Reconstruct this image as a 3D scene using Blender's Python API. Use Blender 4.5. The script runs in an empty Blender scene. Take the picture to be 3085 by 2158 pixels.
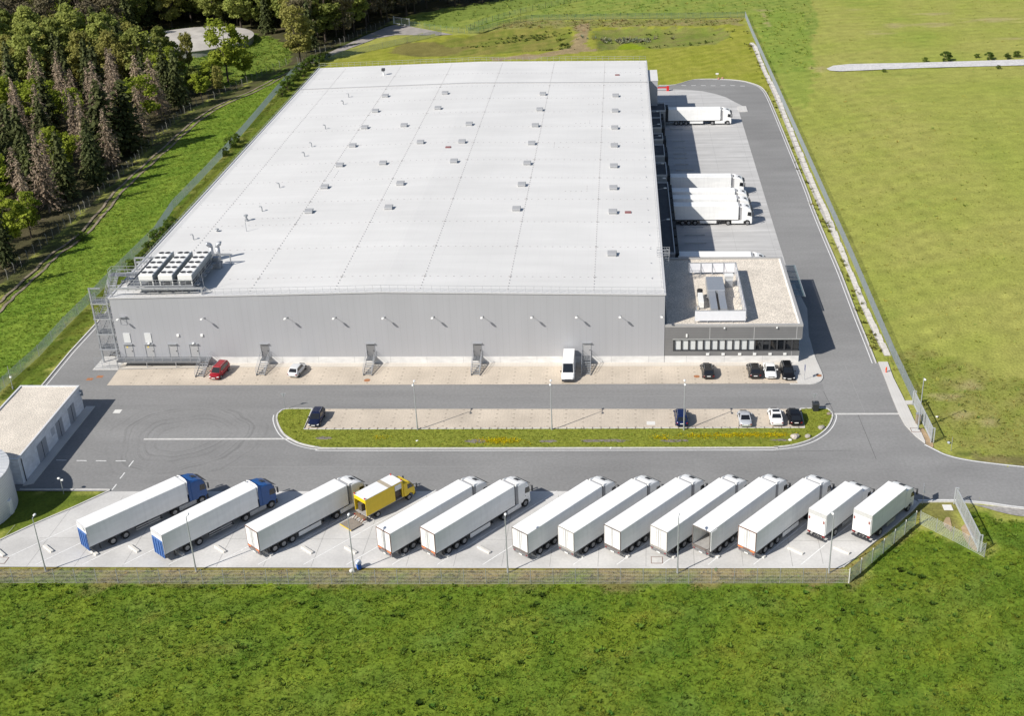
import bpy, bmesh, math, random
import numpy as np
from mathutils import Vector, Matrix
from mathutils.geometry import tessellate_polygon
R = math.radians
random.seed(7); rng = np.random.default_rng(7)
sc = bpy.context.scene
COL = sc.collection

# ------------------------------------------------------------------ camera survey
# The yard was surveyed from the photograph: a drone 87 m up; world axes follow the warehouse,
# origin at the ground under its front right corner, x to the right, y away from the viewer.
FPX, PITCH, ROLL, CAMH = 3738.3554, R(26.3029), R(-2.616), 87.0566
YAW, OX, OY = -0.0984, 23.574, 172.099
ca, sa = math.cos(YAW), math.sin(YAW)
CAMX = -OX*ca - OY*sa; CAMY = OX*sa - OY*ca
def _loc(v): return Vector((v[0]*ca + v[1]*sa, -v[0]*sa + v[1]*ca, v[2]))
_r0 = Vector((1, 0, 0)); _u0 = Vector((0, math.sin(PITCH), math.cos(PITCH))); _f0 = Vector((0, math.cos(PITCH), -math.sin(PITCH)))
CR = _loc(_r0*math.cos(ROLL) + _u0*math.sin(ROLL)); CU = _loc(-_r0*math.sin(ROLL) + _u0*math.cos(ROLL)); CF = _loc(_f0)
CAM = Vector((CAMX, CAMY, CAMH))
def at(px, py, z=0.0):
    d = CR*((px-1542.5)/FPX) - CU*((py-1079)/FPX) + CF
    t = (z-CAMH)/d.z
    return (CAM + d*t)
def A(pts, z=0.0): return [tuple(at(x, y, z)[:2]) for x, y in pts]
def px_of(X, Y, Z=0.0):
    vx, vy, vz = X-CAM.x, Y-CAM.y, Z-CAM.z
    d = vx*CF.x + vy*CF.y + vz*CF.z
    return (1542.5 + FPX*(vx*CR.x+vy*CR.y+vz*CR.z)/d, 1079 - FPX*(vx*CU.x+vy*CU.y+vz*CU.z)/d)
cam = bpy.data.objects.new("camera", bpy.data.cameras.new("camera"))
COL.objects.link(cam); sc.camera = cam
m3 = Matrix((CR, CU, -CF)).transposed()
cam.matrix_world = Matrix.Translation(CAM) @ m3.to_4x4()
cam.data.sensor_width = 36.0; cam.data.lens = FPX/3085*36.0; cam.data.clip_start = 1; cam.data.clip_end = 3000

# ------------------------------------------------------------------ light
sc.view_settings.view_transform = 'Standard'; sc.view_settings.look = 'None'
sc.view_settings.gamma = 1; sc.view_settings.exposure = 0.43
SUN_AZ = R(38.6); SUN_EL = R(39.9)               # shadows run towards +x +y
sd = Vector((-math.cos(SUN_AZ)*math.cos(SUN_EL), -math.sin(SUN_AZ)*math.cos(SUN_EL), math.sin(SUN_EL)))
w = bpy.data.worlds.new("World"); sc.world = w; w.use_nodes = True
nt = w.node_tree; bg = nt.nodes["Background"]; sky = nt.nodes.new("ShaderNodeTexSky")
sky.sky_type = 'NISHITA'; sky.sun_disc = False; sky.sun_elevation = SUN_EL; sky.sun_rotation = math.atan2(sd.x, sd.y)
nt.links.new(sky.outputs[0], bg.inputs[0]); bg.inputs[1].default_value = 0.07
sl = bpy.data.lights.new("sun", 'SUN'); sl.energy = 4.2; sl.angle = R(0.55); sl.color = (1.0, 0.95, 0.87)
so = bpy.data.objects.new("sun", sl); COL.objects.link(so); so.location = (-200, -150, 200)
so.rotation_euler = (-sd).to_track_quat('-Z', 'Y').to_euler()

# ------------------------------------------------------------------ materials
MATS = {}
def mat(name, col, rough=0.6, metal=0.0, var=0.08, vscale=3.0, bump=0.0, bscale=20.0, spec=0.4, objrand=0.0, alpha=None):
    if name in MATS: return MATS[name]
    m = bpy.data.materials.new(name); m.use_nodes = True; n = m.node_tree; p = n.nodes["Principled BSDF"]
    p.inputs["Roughness"].default_value = rough; p.inputs["Metallic"].default_value = metal
    p.inputs["Specular IOR Level"].default_value = spec
    tc = n.nodes.new("ShaderNodeTexCoord")
    nz = n.nodes.new("ShaderNodeTexNoise"); nz.inputs["Scale"].default_value = vscale; nz.inputs["Detail"].default_value = 6
    n.links.new(tc.outputs["Object"], nz.inputs["Vector"])
    mr = n.nodes.new("ShaderNodeMapRange"); mr.inputs[1].default_value = 0.3; mr.inputs[2].default_value = 0.7
    mr.inputs[3].default_value = 1-var; mr.inputs[4].default_value = 1+var
    n.links.new(nz.outputs[0], mr.inputs[0])
    mul = n.nodes.new("ShaderNodeVectorMath"); mul.operation = 'SCALE'
    mul.inputs[0].default_value = col[:3]
    n.links.new(mr.outputs[0], mul.inputs["Scale"])
    last = mul.outputs[0]
    if objrand:
        oi = n.nodes.new("ShaderNodeObjectInfo"); mo = n.nodes.new("ShaderNodeMapRange")
        mo.inputs[3].default_value = 1-objrand; mo.inputs[4].default_value = 1+objrand
        n.links.new(oi.outputs["Random"], mo.inputs[0])
        m2 = n.nodes.new("ShaderNodeVectorMath"); m2.operation = 'SCALE'
        n.links.new(last, m2.inputs[0]); n.links.new(mo.outputs[0], m2.inputs["Scale"]); last = m2.outputs[0]
    n.links.new(last, p.inputs["Base Color"])
    if bump:
        b = n.nodes.new("ShaderNodeBump"); nb = n.nodes.new("ShaderNodeTexNoise"); nb.inputs["Scale"].default_value = bscale; nb.inputs["Detail"].default_value = 4
        n.links.new(tc.outputs["Object"], nb.inputs["Vector"]); n.links.new(nb.outputs[0], b.inputs["Height"]); b.inputs["Strength"].default_value = bump
        b.inputs["Distance"].default_value = 0.05
        n.links.new(b.outputs[0], p.inputs["Normal"])
    if alpha is not None:
        p.inputs["Alpha"].default_value = alpha
    MATS[name] = m
    return m
def nodes_of(m): return m.node_tree, m.node_tree.nodes["Principled BSDF"]
def add_layer(m, build):
    """multiply the base colour by a factor socket made by build(nt, tc)"""
    n, p = nodes_of(m); tc = n.nodes.new("ShaderNodeTexCoord")
    fac = build(n, tc)
    src = p.inputs["Base Color"].links[0].from_socket
    s = n.nodes.new("ShaderNodeVectorMath"); s.operation = 'SCALE'
    n.links.new(src, s.inputs[0]); n.links.new(fac, s.inputs["Scale"]); n.links.new(s.outputs[0], p.inputs["Base Color"])
def math_(n, op, a, b=None, c=None):
    x = n.nodes.new("ShaderNodeMath"); x.operation = op
    for i, v in enumerate((a, b, c)):
        if v is None: continue
        if hasattr(v, "is_linked") or hasattr(v, "links"): n.links.new(v, x.inputs[i])
        else: x.inputs[i].default_value = v
    return x.outputs[0]
def lines(axis, period, width, dark, axis2=None, period2=None, dark2=None):
    def build(n, tc):
        sp = n.nodes.new("ShaderNodeSeparateXYZ"); n.links.new(tc.outputs["Object"], sp.inputs[0])
        def one(ax, per, dk):
            f = math_(n, 'FRACT', math_(n, 'DIVIDE', math_(n, 'ADD', sp.outputs[ax], 1000.0), per))
            l = math_(n, 'LESS_THAN', f, width/per)
            return math_(n, 'SUBTRACT', 1.0, math_(n, 'MULTIPLY', l, 1-dk))
        o = one(axis, period, dark)
        if axis2 is not None: o = math_(n, 'MULTIPLY', o, one(axis2, period2, dark2))
        return o
    return build
def noise_layer(scale, lo, hi, stretch=(1, 1, 1), a=0.35, b=0.65, detail=5):
    def build(n, tc):
        mp = n.nodes.new("ShaderNodeMapping"); mp.inputs["Scale"].default_value = stretch
        n.links.new(tc.outputs["Object"], mp.inputs[0])
        z = n.nodes.new("ShaderNodeTexNoise"); z.inputs["Scale"].default_value = scale; z.inputs["Detail"].default_value = detail
        n.links.new(mp.outputs[0], z.inputs["Vector"])
        r = n.nodes.new("ShaderNodeMapRange"); r.inputs[1].default_value = a; r.inputs[2].default_value = b; r.inputs[3].default_value = lo; r.inputs[4].default_value = hi
        n.links.new(z.outputs[0], r.inputs[0]); return r.outputs[0]
    return build

asphalt = mat("asphalt", (0.235, 0.234, 0.232), 0.9, var=0.06, vscale=0.06, bump=0.35, bscale=9, spec=0.25)
add_layer(asphalt, noise_layer(2.6, 0.93, 1.07, detail=8)); add_layer(asphalt, noise_layer(0.22, 0.94, 1.05, (0.3, 1.3, 1))); add_layer(asphalt, noise_layer(0.05, 0.92, 1.06, detail=7))
asphalt_new = mat("asphalt_lane", (0.225, 0.224, 0.223), 0.9, var=0.05, vscale=0.06, bump=0.35, bscale=9, spec=0.25)
add_layer(asphalt_new, noise_layer(2.6, 0.93, 1.07, detail=8)); add_layer(asphalt_new, noise_layer(0.2, 0.93, 1.06, (0.15, 2.0, 1)))
def rings(n, tc):
    c = at(560, 1318)
    mp = n.nodes.new("ShaderNodeMapping"); mp.inputs["Location"].default_value = (-c.x, -c.y, 0); n.links.new(tc.outputs["Object"], mp.inputs[0])
    z = n.nodes.new("ShaderNodeTexNoise"); z.inputs["Scale"].default_value = 0.09; z.inputs["Detail"].default_value = 2; n.links.new(mp.outputs[0], z.inputs["Vector"])
    mz = n.nodes.new("ShaderNodeVectorMath"); mz.operation = 'MULTIPLY_ADD'; mz.inputs[1].default_value = (6, 6, 0); n.links.new(z.outputs["Color"], mz.inputs[0]); n.links.new(mp.outputs[0], mz.inputs[2])
    sub = n.nodes.new("ShaderNodeVectorMath"); sub.operation = 'SUBTRACT'; sub.inputs[1].default_value = (3, 3, 0); n.links.new(mz.outputs[0], sub.inputs[0])
    ln = n.nodes.new("ShaderNodeVectorMath"); ln.operation = 'LENGTH'; n.links.new(sub.outputs[0], ln.inputs[0])
    r = ln.outputs["Value"]
    cmb = n.nodes.new("ShaderNodeCombineXYZ"); n.links.new(r, cmb.inputs[0])
    zr = n.nodes.new("ShaderNodeTexNoise"); zr.inputs["Scale"].default_value = 2.0; zr.inputs["Detail"].default_value = 3; n.links.new(cmb.outputs[0], zr.inputs["Vector"])
    m1 = n.nodes.new("ShaderNodeMapRange"); m1.inputs[1].default_value = 0.46; m1.inputs[2].default_value = 0.64; m1.inputs[3].default_value = 0; m1.inputs[4].default_value = 0.25; n.links.new(zr.outputs[0], m1.inputs[0])
    w1 = n.nodes.new("ShaderNodeMapRange"); w1.inputs[1].default_value = 3; w1.inputs[2].default_value = 5; n.links.new(r, w1.inputs[0])
    w2 = n.nodes.new("ShaderNodeMapRange"); w2.inputs[1].default_value = 13; w2.inputs[2].default_value = 9; n.links.new(r, w2.inputs[0])
    zz = n.nodes.new("ShaderNodeTexNoise"); zz.inputs["Scale"].default_value = 0.15; n.links.new(mp.outputs[0], zz.inputs["Vector"])
    m2 = n.nodes.new("ShaderNodeMapRange"); m2.inputs[1].default_value = 0.34; m2.inputs[2].default_value = 0.56; n.links.new(zz.outputs[0], m2.inputs[0])
    k = math_(n, 'MULTIPLY', math_(n, 'MULTIPLY', w1.outputs[0], w2.outputs[0]), math_(n, 'MULTIPLY', m1.outputs[0], m2.outputs[0]))
    return math_(n, 'SUBTRACT', 1.0, k)
add_layer(asphalt, rings)
concrete = mat("concrete", (0.56, 0.55, 0.535), 0.85, var=0.05, vscale=0.25, bump=0.15, bscale=6)
add_layer(concrete, noise_layer(0.12, 0.83, 1.06, (1, 1.4, 1), detail=8)); add_layer(concrete, noise_layer(3, 0.95, 1.04))
dockconc = mat("dock_concrete", (0.47, 0.465, 0.46), 0.85, var=0.05, vscale=0.25, bump=0.15, bscale=6)
add_layer(dockconc, noise_layer(0.5, 0.88, 1.08, (0.12, 1.3, 1), detail=8)); add_layer(dockconc, lines(1, 5.0, 0.09, 0.8, 0, 7.0, 0.85))
paver = mat("pavers", (0.52, 0.453, 0.372), 0.85, var=0.07, vscale=0.2, bump=0.25, bscale=9)
add_layer(paver, noise_layer(0.16, 0.92, 1.1)); add_layer(paver, noise_layer(5, 0.9, 1.08)); add_layer(paver, lines(0, 0.5, 0.03, 0.86, 1, 0.5, 0.86))
paver2 = mat("footpath_pavers", (0.56, 0.52, 0.465), 0.85, var=0.06, vscale=0.3, bump=0.2, bscale=9); add_layer(paver2, lines(0, 0.5, 0.03, 0.88, 1, 0.5, 0.88))
paver3 = mat("grey_pavers", (0.56, 0.545, 0.52), 0.85, var=0.06, vscale=0.3, bump=0.2, bscale=9); add_layer(paver3, lines(0, 0.4, 0.03, 0.86, 1, 0.4, 0.86))
kerbm = mat("kerb_concrete", (0.55, 0.54, 0.52), 0.8, var=0.12, vscale=2)
paint = mat("white_road_paint", (0.72, 0.72, 0.71), 0.6, var=0.15, vscale=4)
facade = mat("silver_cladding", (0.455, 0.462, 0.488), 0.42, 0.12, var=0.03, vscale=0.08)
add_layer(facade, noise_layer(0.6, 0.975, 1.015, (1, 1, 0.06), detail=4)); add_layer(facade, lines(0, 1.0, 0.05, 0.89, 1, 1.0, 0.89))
darkclad = mat("grey_cladding", (0.185, 0.185, 0.187), 0.5, 0.05, var=0.05, vscale=0.4); add_layer(darkclad, lines(2, 0.5, 0.03, 0.86))
sidewall = mat("cast_concrete_wall", (0.66, 0.655, 0.645), 0.8, var=0.07, vscale=0.7); add_layer(sidewall, lines(0, 5.8, 0.06, 0.7)); add_layer(sidewall, noise_layer(0.6, 0.9, 1.04, (1, 1, 3)))
roofm = mat("roof_membrane", (0.645, 0.64, 0.63), 0.65, var=0.02, vscale=0.05, bump=0.05, bscale=3)
add_layer(roofm, lines(1, 1.6, 0.07, 0.96, 0, 2.0, 0.965)); add_layer(roofm, noise_layer(0.15, 0.965, 1.02, (0.3, 2.5, 1), detail=7)); add_layer(roofm, noise_layer(0.07, 0.95, 1.02, detail=8))
gravel = mat("roof_gravel", (0.64, 0.58, 0.50), 0.9, var=0.1, vscale=0.4, bump=0.6, bscale=14)
add_layer(gravel, noise_layer(6, 0.72, 1.22, detail=6, a=0.4, b=0.6))
galv = mat("galvanised_steel", (0.46, 0.475, 0.50), 0.42, 0.5, var=0.1, vscale=3)
steel2 = mat("grey_steel", (0.35, 0.365, 0.385), 0.5, 0.3, var=0.08, vscale=3)
grate = mat("dark_grating", (0.20, 0.21, 0.225), 0.6, 0.3, var=0.1, vscale=5)
dark = mat("dark_metal", (0.05, 0.052, 0.058), 0.55, 0.1, var=0.15)
black = mat("black_rubber", (0.022, 0.022, 0.023), 0.8, var=0.2, vscale=8)
white = mat("white_lacquer", (0.78, 0.78, 0.775), 0.35, var=0.025, vscale=0.5, spec=0.5)
coolw = mat("cooler_white", (0.74, 0.74, 0.72), 0.5, var=0.04)
boxwhite = mat("trailer_white", (0.85, 0.85, 0.84), 0.38, var=0.02, vscale=0.3, spec=0.25, objrand=0.03)
add_layer(boxwhite, noise_layer(0.55, 0.94, 1.01, (0.5, 2, 2.5))); add_layer(boxwhite, noise_layer(1.5, 0.95, 1.01, (1.6, 1, 0.2), a=.3, b=.55))
cabwhite = mat("cab_white", (0.83, 0.83, 0.82), 0.28, var=0.02, spec=0.5)
blue = mat("blue_paint", (0.018, 0.085, 0.27), 0.3, var=0.08, spec=0.5)
liftblue = mat("tail_lift_blue", (0.05, 0.13, 0.36), 0.4, var=0.12, vscale=1.5)
yellow = mat("yellow_paint", (0.74, 0.52, 0.012), 0.35, var=0.05, spec=0.5)
glass = mat("dark_glass", (0.012, 0.014, 0.017), 0.06, var=0.0, spec=0.7)
blind = mat("window_blind", (0.60, 0.62, 0.62), 0.5, var=0.03)
rust = mat("rusty_frame", (0.19, 0.11, 0.085), 0.7, var=0.35, vscale=2.5)
redlamp = mat("red_lamp", (0.22, 0.008, 0.008), 0.3, var=0.05)
orange = mat("orange_red_paint", (0.72, 0.09, 0.03), 0.45, var=0.08)
plank = mat("grey_floor", (0.33, 0.32, 0.31), 0.8, var=0.12, vscale=2)
hub = mat("wheel_metal", (0.33, 0.33, 0.335), 0.45, 0.4, var=0.2, vscale=6)
lampm = mat("lamp_white", (0.82, 0.82, 0.80), 0.35, var=0.02)
polem = mat("lamp_pole_grey", (0.40, 0.42, 0.43), 0.5, 0.3, var=0.06)
rock = mat("rock", (0.36, 0.33, 0.29), 0.9, var=0.3, vscale=3, bump=0.6, bscale=6)
wirem = mat("fence_wire_green", (0.20, 0.29, 0.24), 0.6, 0.1, var=0.08)
wireg = mat("fence_wire_grey", (0.36, 0.40, 0.42), 0.5, 0.25, var=0.06)
brownlid = mat("rusty_lid", (0.36, 0.16, 0.075), 0.8, var=0.25, vscale=4)
trackm = mat("dirt_track", (0.25, 0.205, 0.15), 0.95, var=0.2, vscale=0.5, bump=0.5, bscale=4); add_layer(trackm, noise_layer(0.9, 0.65, 1.15))
shingle = mat("pale_gravel", (0.56, 0.55, 0.55), 0.95, var=0.1, vscale=0.6, bump=0.5, bscale=8); add_layer(shingle, noise_layer(2.5, 0.8, 1.15))
soil = mat("bare_soil", (0.37, 0.27, 0.165), 0.95, var=0.25, vscale=0.8, bump=0.5, bscale=5)
lidstone = mat("pale_stone", (0.66, 0.65, 0.62), 0.8, var=0.06)
screenm = mat("white_screen_panel", (0.74, 0.75, 0.79), 0.22, 0.0, var=0.03, spec=0.6)
tintglass = mat("canopy_glass", (0.16, 0.23, 0.24), 0.08, var=0.0, spec=0.6, alpha=0.45)
ductm = mat("duct_metal", (0.45, 0.47, 0.50), 0.38, 0.55, var=0.05); add_layer(ductm, lines(1, 0.7, 0.05, 0.8))
tankm = mat("tank_sheet", (0.74, 0.745, 0.76), 0.45, 0.2, var=0.04); add_layer(tankm, lines(2, 0.33, 0.09, 0.86)); 
weathered = mat("weathered_render", (0.78, 0.80, 0.84), 0.85, var=0.08, vscale=0.8); add_layer(weathered, noise_layer(1.2, 0.88, 1.04, (1, 1, 2.2)))

# ------------------------------------------------------------------ mesh building
class MB:
    def __init__(s): s.v = []; s.f = []
    def add(s, vs, fs):
        o = len(s.v); s.v += [tuple(v) for v in vs]; s.f += [tuple(i+o for i in f) for f in fs]; return s
    def box(s, x0, x1, y0, y1, z0, z1):
        return s.add([(x0,y0,z0),(x1,y0,z0),(x1,y1,z0),(x0,y1,z0),(x0,y0,z1),(x1,y0,z1),(x1,y1,z1),(x0,y1,z1)],
                     [(3,2,1,0),(4,5,6,7),(0,1,5,4),(1,2,6,5),(2,3,7,6),(3,0,4,7)])
    def bbox(s, x0, x1, y0, y1, z0, z1, b=0.04):
        """box with chamfered vertical and top edges"""
        ring = lambda i, z: [(x0+b+i*0, y0+i, z), (x1-b, y0+i, z), (x1-i, y0+b, z), (x1-i, y1-b, z), (x1-b, y1-i, z), (x0+b, y1-i, z), (x0+i, y1-b, z), (x0+i, y0+b, z)]
        return s.loft([ring(0, z0), ring(0, z1-b), ring(b*0.95, z1)])
    def loft(s, rings, cap=True):
        n = len(rings[0]); vs = [p for r in rings for p in r]; fs = []
        for k in range(len(rings)-1):
            for i in range(n):
                j = (i+1) % n; fs.append((k*n+i, k*n+j, (k+1)*n+j, (k+1)*n+i))
        if cap: fs.append(tuple(reversed(range(n)))); fs.append(tuple(range((len(rings)-1)*n, len(rings)*n)))
        return s.add(vs, fs)
    def prism(s, poly, z0, z1, sides=True, bottom=False):
        n = len(poly); area = sum(poly[i][0]*poly[(i+1)%n][1]-poly[(i+1)%n][0]*poly[i][1] for i in range(n))
        if area < 0: poly = poly[::-1]
        tri = tessellate_polygon([[Vector((p[0], p[1], 0)) for p in poly]])
        vs = [(p[0], p[1], z1) for p in poly]; fs = []
        for t in tri:
            a, b, c = [poly[i] for i in t]
            cr = (b[0]-a[0])*(c[1]-a[1])-(b[1]-a[1])*(c[0]-a[0])
            fs.append(t if cr > 0 else t[::-1])
        if sides:
            vs += [(p[0], p[1], z0) for p in poly]
            for i in range(n): j = (i+1) % n; fs.append((i, n+i, n+j, j))
        return s.add(vs, fs)
    def bar(s, p0, p1, w, h=None, up=(0,0,1)):
        h = h or w; p0 = Vector(p0); p1 = Vector(p1); d = (p1-p0)
        if d.length < 1e-6: return s
        d.normalize(); u = Vector(up)
        if abs(d.dot(u)) > 0.98: u = Vector((0,1,0))
        r = d.cross(u).normalized(); u = r.cross(d).normalized()
        q = [(-w/2,-h/2),(w/2,-h/2),(w/2,h/2),(-w/2,h/2)]
        vs = [p0+r*a+u*b for a, b in q]+[p1+r*a+u*b for a, b in q]
        return s.add(vs, [(0,1,2,3),(7,6,5,4),(0,4,5,1),(1,5,6,2),(2,6,7,3),(3,7,4,0)])
    def cyl(s, p0, p1, r0, r1=None, n=12, cap=True):
        r1 = r0 if r1 is None else r1; p0 = Vector(p0); p1 = Vector(p1); d = (p1-p0).normalized()
        u = Vector((0,0,1)) if abs(d.z) < 0.9 else Vector((1,0,0)); a = d.cross(u).normalized(); b = d.cross(a)
        ring = lambda p, r: [p+(a*math.cos(2*math.pi*i/n)+b*math.sin(2*math.pi*i/n))*r for i in range(n)]
        return s.loft([ring(p0, r0), ring(p1, r1)], cap)
    def tube(s, pts, r, n=6):
        for a, b in zip(pts[:-1], pts[1:]): s.cyl(a, b, r, r, n)
        return s
    def lathe(s, prof, c=(0,0,0), n=20):
        rings = [[(c[0]+r*math.cos(2*math.pi*i/n), c[1]+r*math.sin(2*math.pi*i/n), c[2]+z) for i in range(n)] for r, z in prof]
        return s.loft(rings)
    def quad(s, a, b, c, d): return s.add([a, b, c, d], [(0,1,2,3)])
    def mesh(s, name, m, smooth=False):
        me = bpy.data.meshes.new(name); me.from_pydata(s.v, [], s.f)
        if smooth: me.polygons.foreach_set("use_smooth", [True]*len(me.polygons))
        for x in (m if isinstance(m, (list, tuple)) else [m]): me.materials.append(x)
        me.update(); return me
    def build(s, name, m, parent=None, smooth=False, fix=True):
        me = s.mesh(name, m, smooth)
        if fix and len(me.polygons) < 4000:
            b = bmesh.new(); b.from_mesh(me); bmesh.ops.recalc_face_normals(b, faces=b.faces); b.to_mesh(me); b.free()
        return link(name, me, parent)
def link(name, me, parent=None):
    o = bpy.data.objects.new(name, me); COL.objects.link(o)
    if parent is not None: o.parent = parent
    return o
def tag(o, label=None, cat=None, group=None, kind=None):
    for k, v in (("label", label), ("category", cat), ("group", group), ("kind", kind)):
        if v: o[k] = v
    return o
def thing(name, label, cat, loc=(0,0,0), rz=0.0, group=None):
    o = bpy.data.objects.new(name, None); COL.objects.link(o); o.location = loc; o.rotation_euler = (0,0,rz)
    o.empty_display_size = 0.3
    return tag(o, label, cat, group)
def dup(root, loc, rz=0.0, label=None, group=None, scale=None):
    def cp(o, par):
        c = o.copy(); COL.objects.link(c)
        if par is not None: c.parent = par
        for ch in list(o.children): cp(ch, c)
        return c
    r = cp(root, None); r.location = loc; r.rotation_euler = (0,0,rz)
    if scale: r.scale = (scale,)*3 if not hasattr(scale, '__len__') else scale
    if label: r["label"] = label
    if group: r["group"] = group
    return r
def sheet(name, pts, z, m, thick=0.0):
    mb = MB().prism(pts, z-thick, z, sides=thick > 0)
    o = mb.build(name, m, fix=False); tag(o, kind="structure"); return o
def ribbon_pts(pts, wdt):
    L, Rr = [], []
    for i, p in enumerate(pts):
        a = pts[max(i-1, 0)]; b = pts[min(i+1, len(pts)-1)]
        d = Vector((b[0]-a[0], b[1]-a[1])); d.normalize(); n = Vector((-d.y, d.x))*wdt/2
        L.append((p[0]+n.x, p[1]+n.y)); Rr.append((p[0]-n.x, p[1]-n.y))
    return L, Rr
def smooth_line(pts, k=4):
    out = []
    n = len(pts)
    for i in range(n-1):
        p0 = pts[max(i-1,0)]; p1 = pts[i]; p2 = pts[i+1]; p3 = pts[min(i+2,n-1)]
        for j in range(k):
            t = j/k
            out.append(tuple(0.5*((2*p1[c])+(-p0[c]+p2[c])*t+(2*p0[c]-5*p1[c]+4*p2[c]-p3[c])*t*t+(-p0[c]+3*p1[c]-3*p2[c]+p3[c])*t**3) for c in (0,1)))
    out.append(tuple(pts[-1])); return out
def ribbon(mb, pts, wdt, z0, z1):
    L, Rr = ribbon_pts(pts, wdt); n = len(pts)
    vs = [(*p, z1) for p in L]+[(*p, z1) for p in Rr]; fs = [(i+1, i, n+i, n+i+1) for i in range(n-1)]
    if z1-z0 > 0.02:
        vs += [(*p, z0) for p in L]+[(*p, z0) for p in Rr]
        for i in range(n-1): fs += [(i, i+1, 2*n+i+1, 2*n+i), (n+i+1, n+i, 3*n+i, 3*n+i+1)]
        fs += [(0, 2*n, 3*n, n), (n-1, 2*n-1, 4*n-1, 3*n-1)]
    return mb.add(vs, fs)
def dedup(pts, d=0.05):
    o = [pts[0]]
    for p in pts[1:]:
        if math.hypot(p[0]-o[-1][0], p[1]-o[-1][1]) > d: o.append(p)
    return o
# ------------------------------------------------------------------ ground
def pip(poly, X, Y):
    c = np.zeros(X.shape, bool); n = len(poly)
    for i in range(n):
        x1, y1 = poly[i]; x2, y2 = poly[(i+1) % n]
        if y1 == y2: continue
        k = ((y1 > Y) != (y2 > Y)) & (X < (x2-x1)*(Y-y1)/(y2-y1)+x1); c ^= k
    return c
_ph = rng.uniform(0, 6.28, (40, 2)); _dr = rng.normal(0, 1, (40, 2))
def wob(X, Y, L, k=0, n=8):
    o = 0*X
    for i in range(n):
        d = _dr[(i+k) % 40]/np.hypot(*_dr[(i+k) % 40]); f = 6.28/L*(0.6+0.16*i)
        o = o+np.sin(f*(X*d[0]+Y*d[1])+_ph[(i+k) % 40, 0])
    return o/math.sqrt(n)
FOREST_EDGE = A([(24,842),(124,750),(214,674),(271,620),(400,500),(470,425),(557,341),(647,298),(730,259),(804,220),(863,196),(898,192),(965,161),(1012,141),(1090,106),(1173,72)])
forest_poly = [(x-1.2, y) for x, y in FOREST_EDGE] + A([(1250,40),(1330,25),(1450,8),(1620,-12)]) + [(-30,450),(-420,450),(-420,-20),(-125,0)]
clearing = A([(395,180),(395,128),(470,92),(560,82),(700,92),(790,106),(850,122),(885,150),(872,188),(800,222),(742,248),(690,262),(560,262),(450,215)])
bank = A([(0,1170),(118,1060),(275,900),(353,820),(471,702),(588,555),(745,382),(824,290),(870,232),(860,205),(770,272),(668,318),(590,370),(515,436),(435,508),(360,582),(325,625),(245,712),(165,768),(118,815),(39,886),(0,925)]) + [(-125,0),(-110,-30)]
verge_l = A([(0,1190),(118,1076),(275,912),(353,830),(471,712),(588,564),(700,440),(745,392),(824,298),(880,232),(960,196),(960,215)])+[(-87,130),(-87,45),(-97.9,32),(-97.7,-8)]+A([(100,1165),(30,1240)])
rearlawn = A([(960,205),(975,190),(1080,163),(1195,137),(1330,107),(1440,100),(1590,62),(2240,52),(2265,106),(2292,170),(2330,262),(2300,300),(1990,280),(1940,180)])
pondL = A([(1180,158),(1330,122),(1500,85),(1690,78),(1738,108),(1722,143),(1600,153),(1400,166),(1250,168)])
pondR = A([(1790,95),(1850,80),(2180,80),(2212,105),(2150,130),(1950,146),(1800,150)])
pondRg = A([(1850,125),(1905,118),(1990,140),(1940,146),(1855,146)])
rim = A([(1560,62),(2240,54),(2232,74),(1800,80),(1780,95),(1735,95),(1720,78),(1480,86)])
browny = A([(1175,152),(1230,125),(1420,128),(1340,160),(1240,167)])
berm = A([(1742,74),(1772,70),(1776,100),(1768,140),(1800,150),(1730,160),(1600,176),(1480,182),(1480,172),(1600,163),(1715,146),(1733,120)])
MT = [(-900,1752),(1000,1760),(2557,1760),(2640,1690),(2757,1588),(2800,1600),(2955,1678),(2935,1600),(2900,1545),(2912,1532),(2990,1556),(3085,1568),(3300,1590),(3700,1640)]
meadow = A(MT)+[(160,-150),(-220,-150)]
apverge = A([(-300,1690),(2500,1700),(2560,1690),(2700,1575),(2775,1510),(2785,1560),(2625,1672),(2555,1734),(1000,1736),(-300,1733)])
apver2 = A([(-300,1728),(1000,1731),(2555,1730),(2565,1764),(1000,1766),(-300,1764)])
apverge_in = [tuple(at(-60,1716)[:2]),tuple(at(1000,1719)[:2]),tuple(at(2535,1720)[:2]),tuple(at(2565,1703)[:2]),tuple(at(2602,1671)[:2]),tuple(at(2705,1587)[:2]),tuple(at(2775,1522)[:2]),tuple(at(2780,1575)[:2]),tuple(at(2560,1757)[:2]),tuple(at(-60,1757)[:2])]
nofield = A([(2660,1080),(2740,1160),(2850,1330),(2950,1375),(3085,1400),(3300,1420),(3300,1150),(3000,1130),(2760,1040)])
beyond = A([(1240,70),(1440,92),(1590,52),(2250,40),(2300,140),(2330,220),(2440,210),(2460,60),(2440,-60),(1500,-60),(1400,10),(1250,45)])
rightgreen = A([(2250,40),(2300,20),(2420,40),(2440,120),(2460,240),(2420,330),(2380,300),(2330,220)])
RUTPX = [(940,186),(900,207),(835,237),(769,272),(667,316),(588,367),(510,437),(431,508),(353,582),(322,622),(243,711),(165,767),(118,813),(39,885),(0,924),(-60,985)]
RUTPX = RUTPX[::-1][:0]+RUTPX
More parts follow.
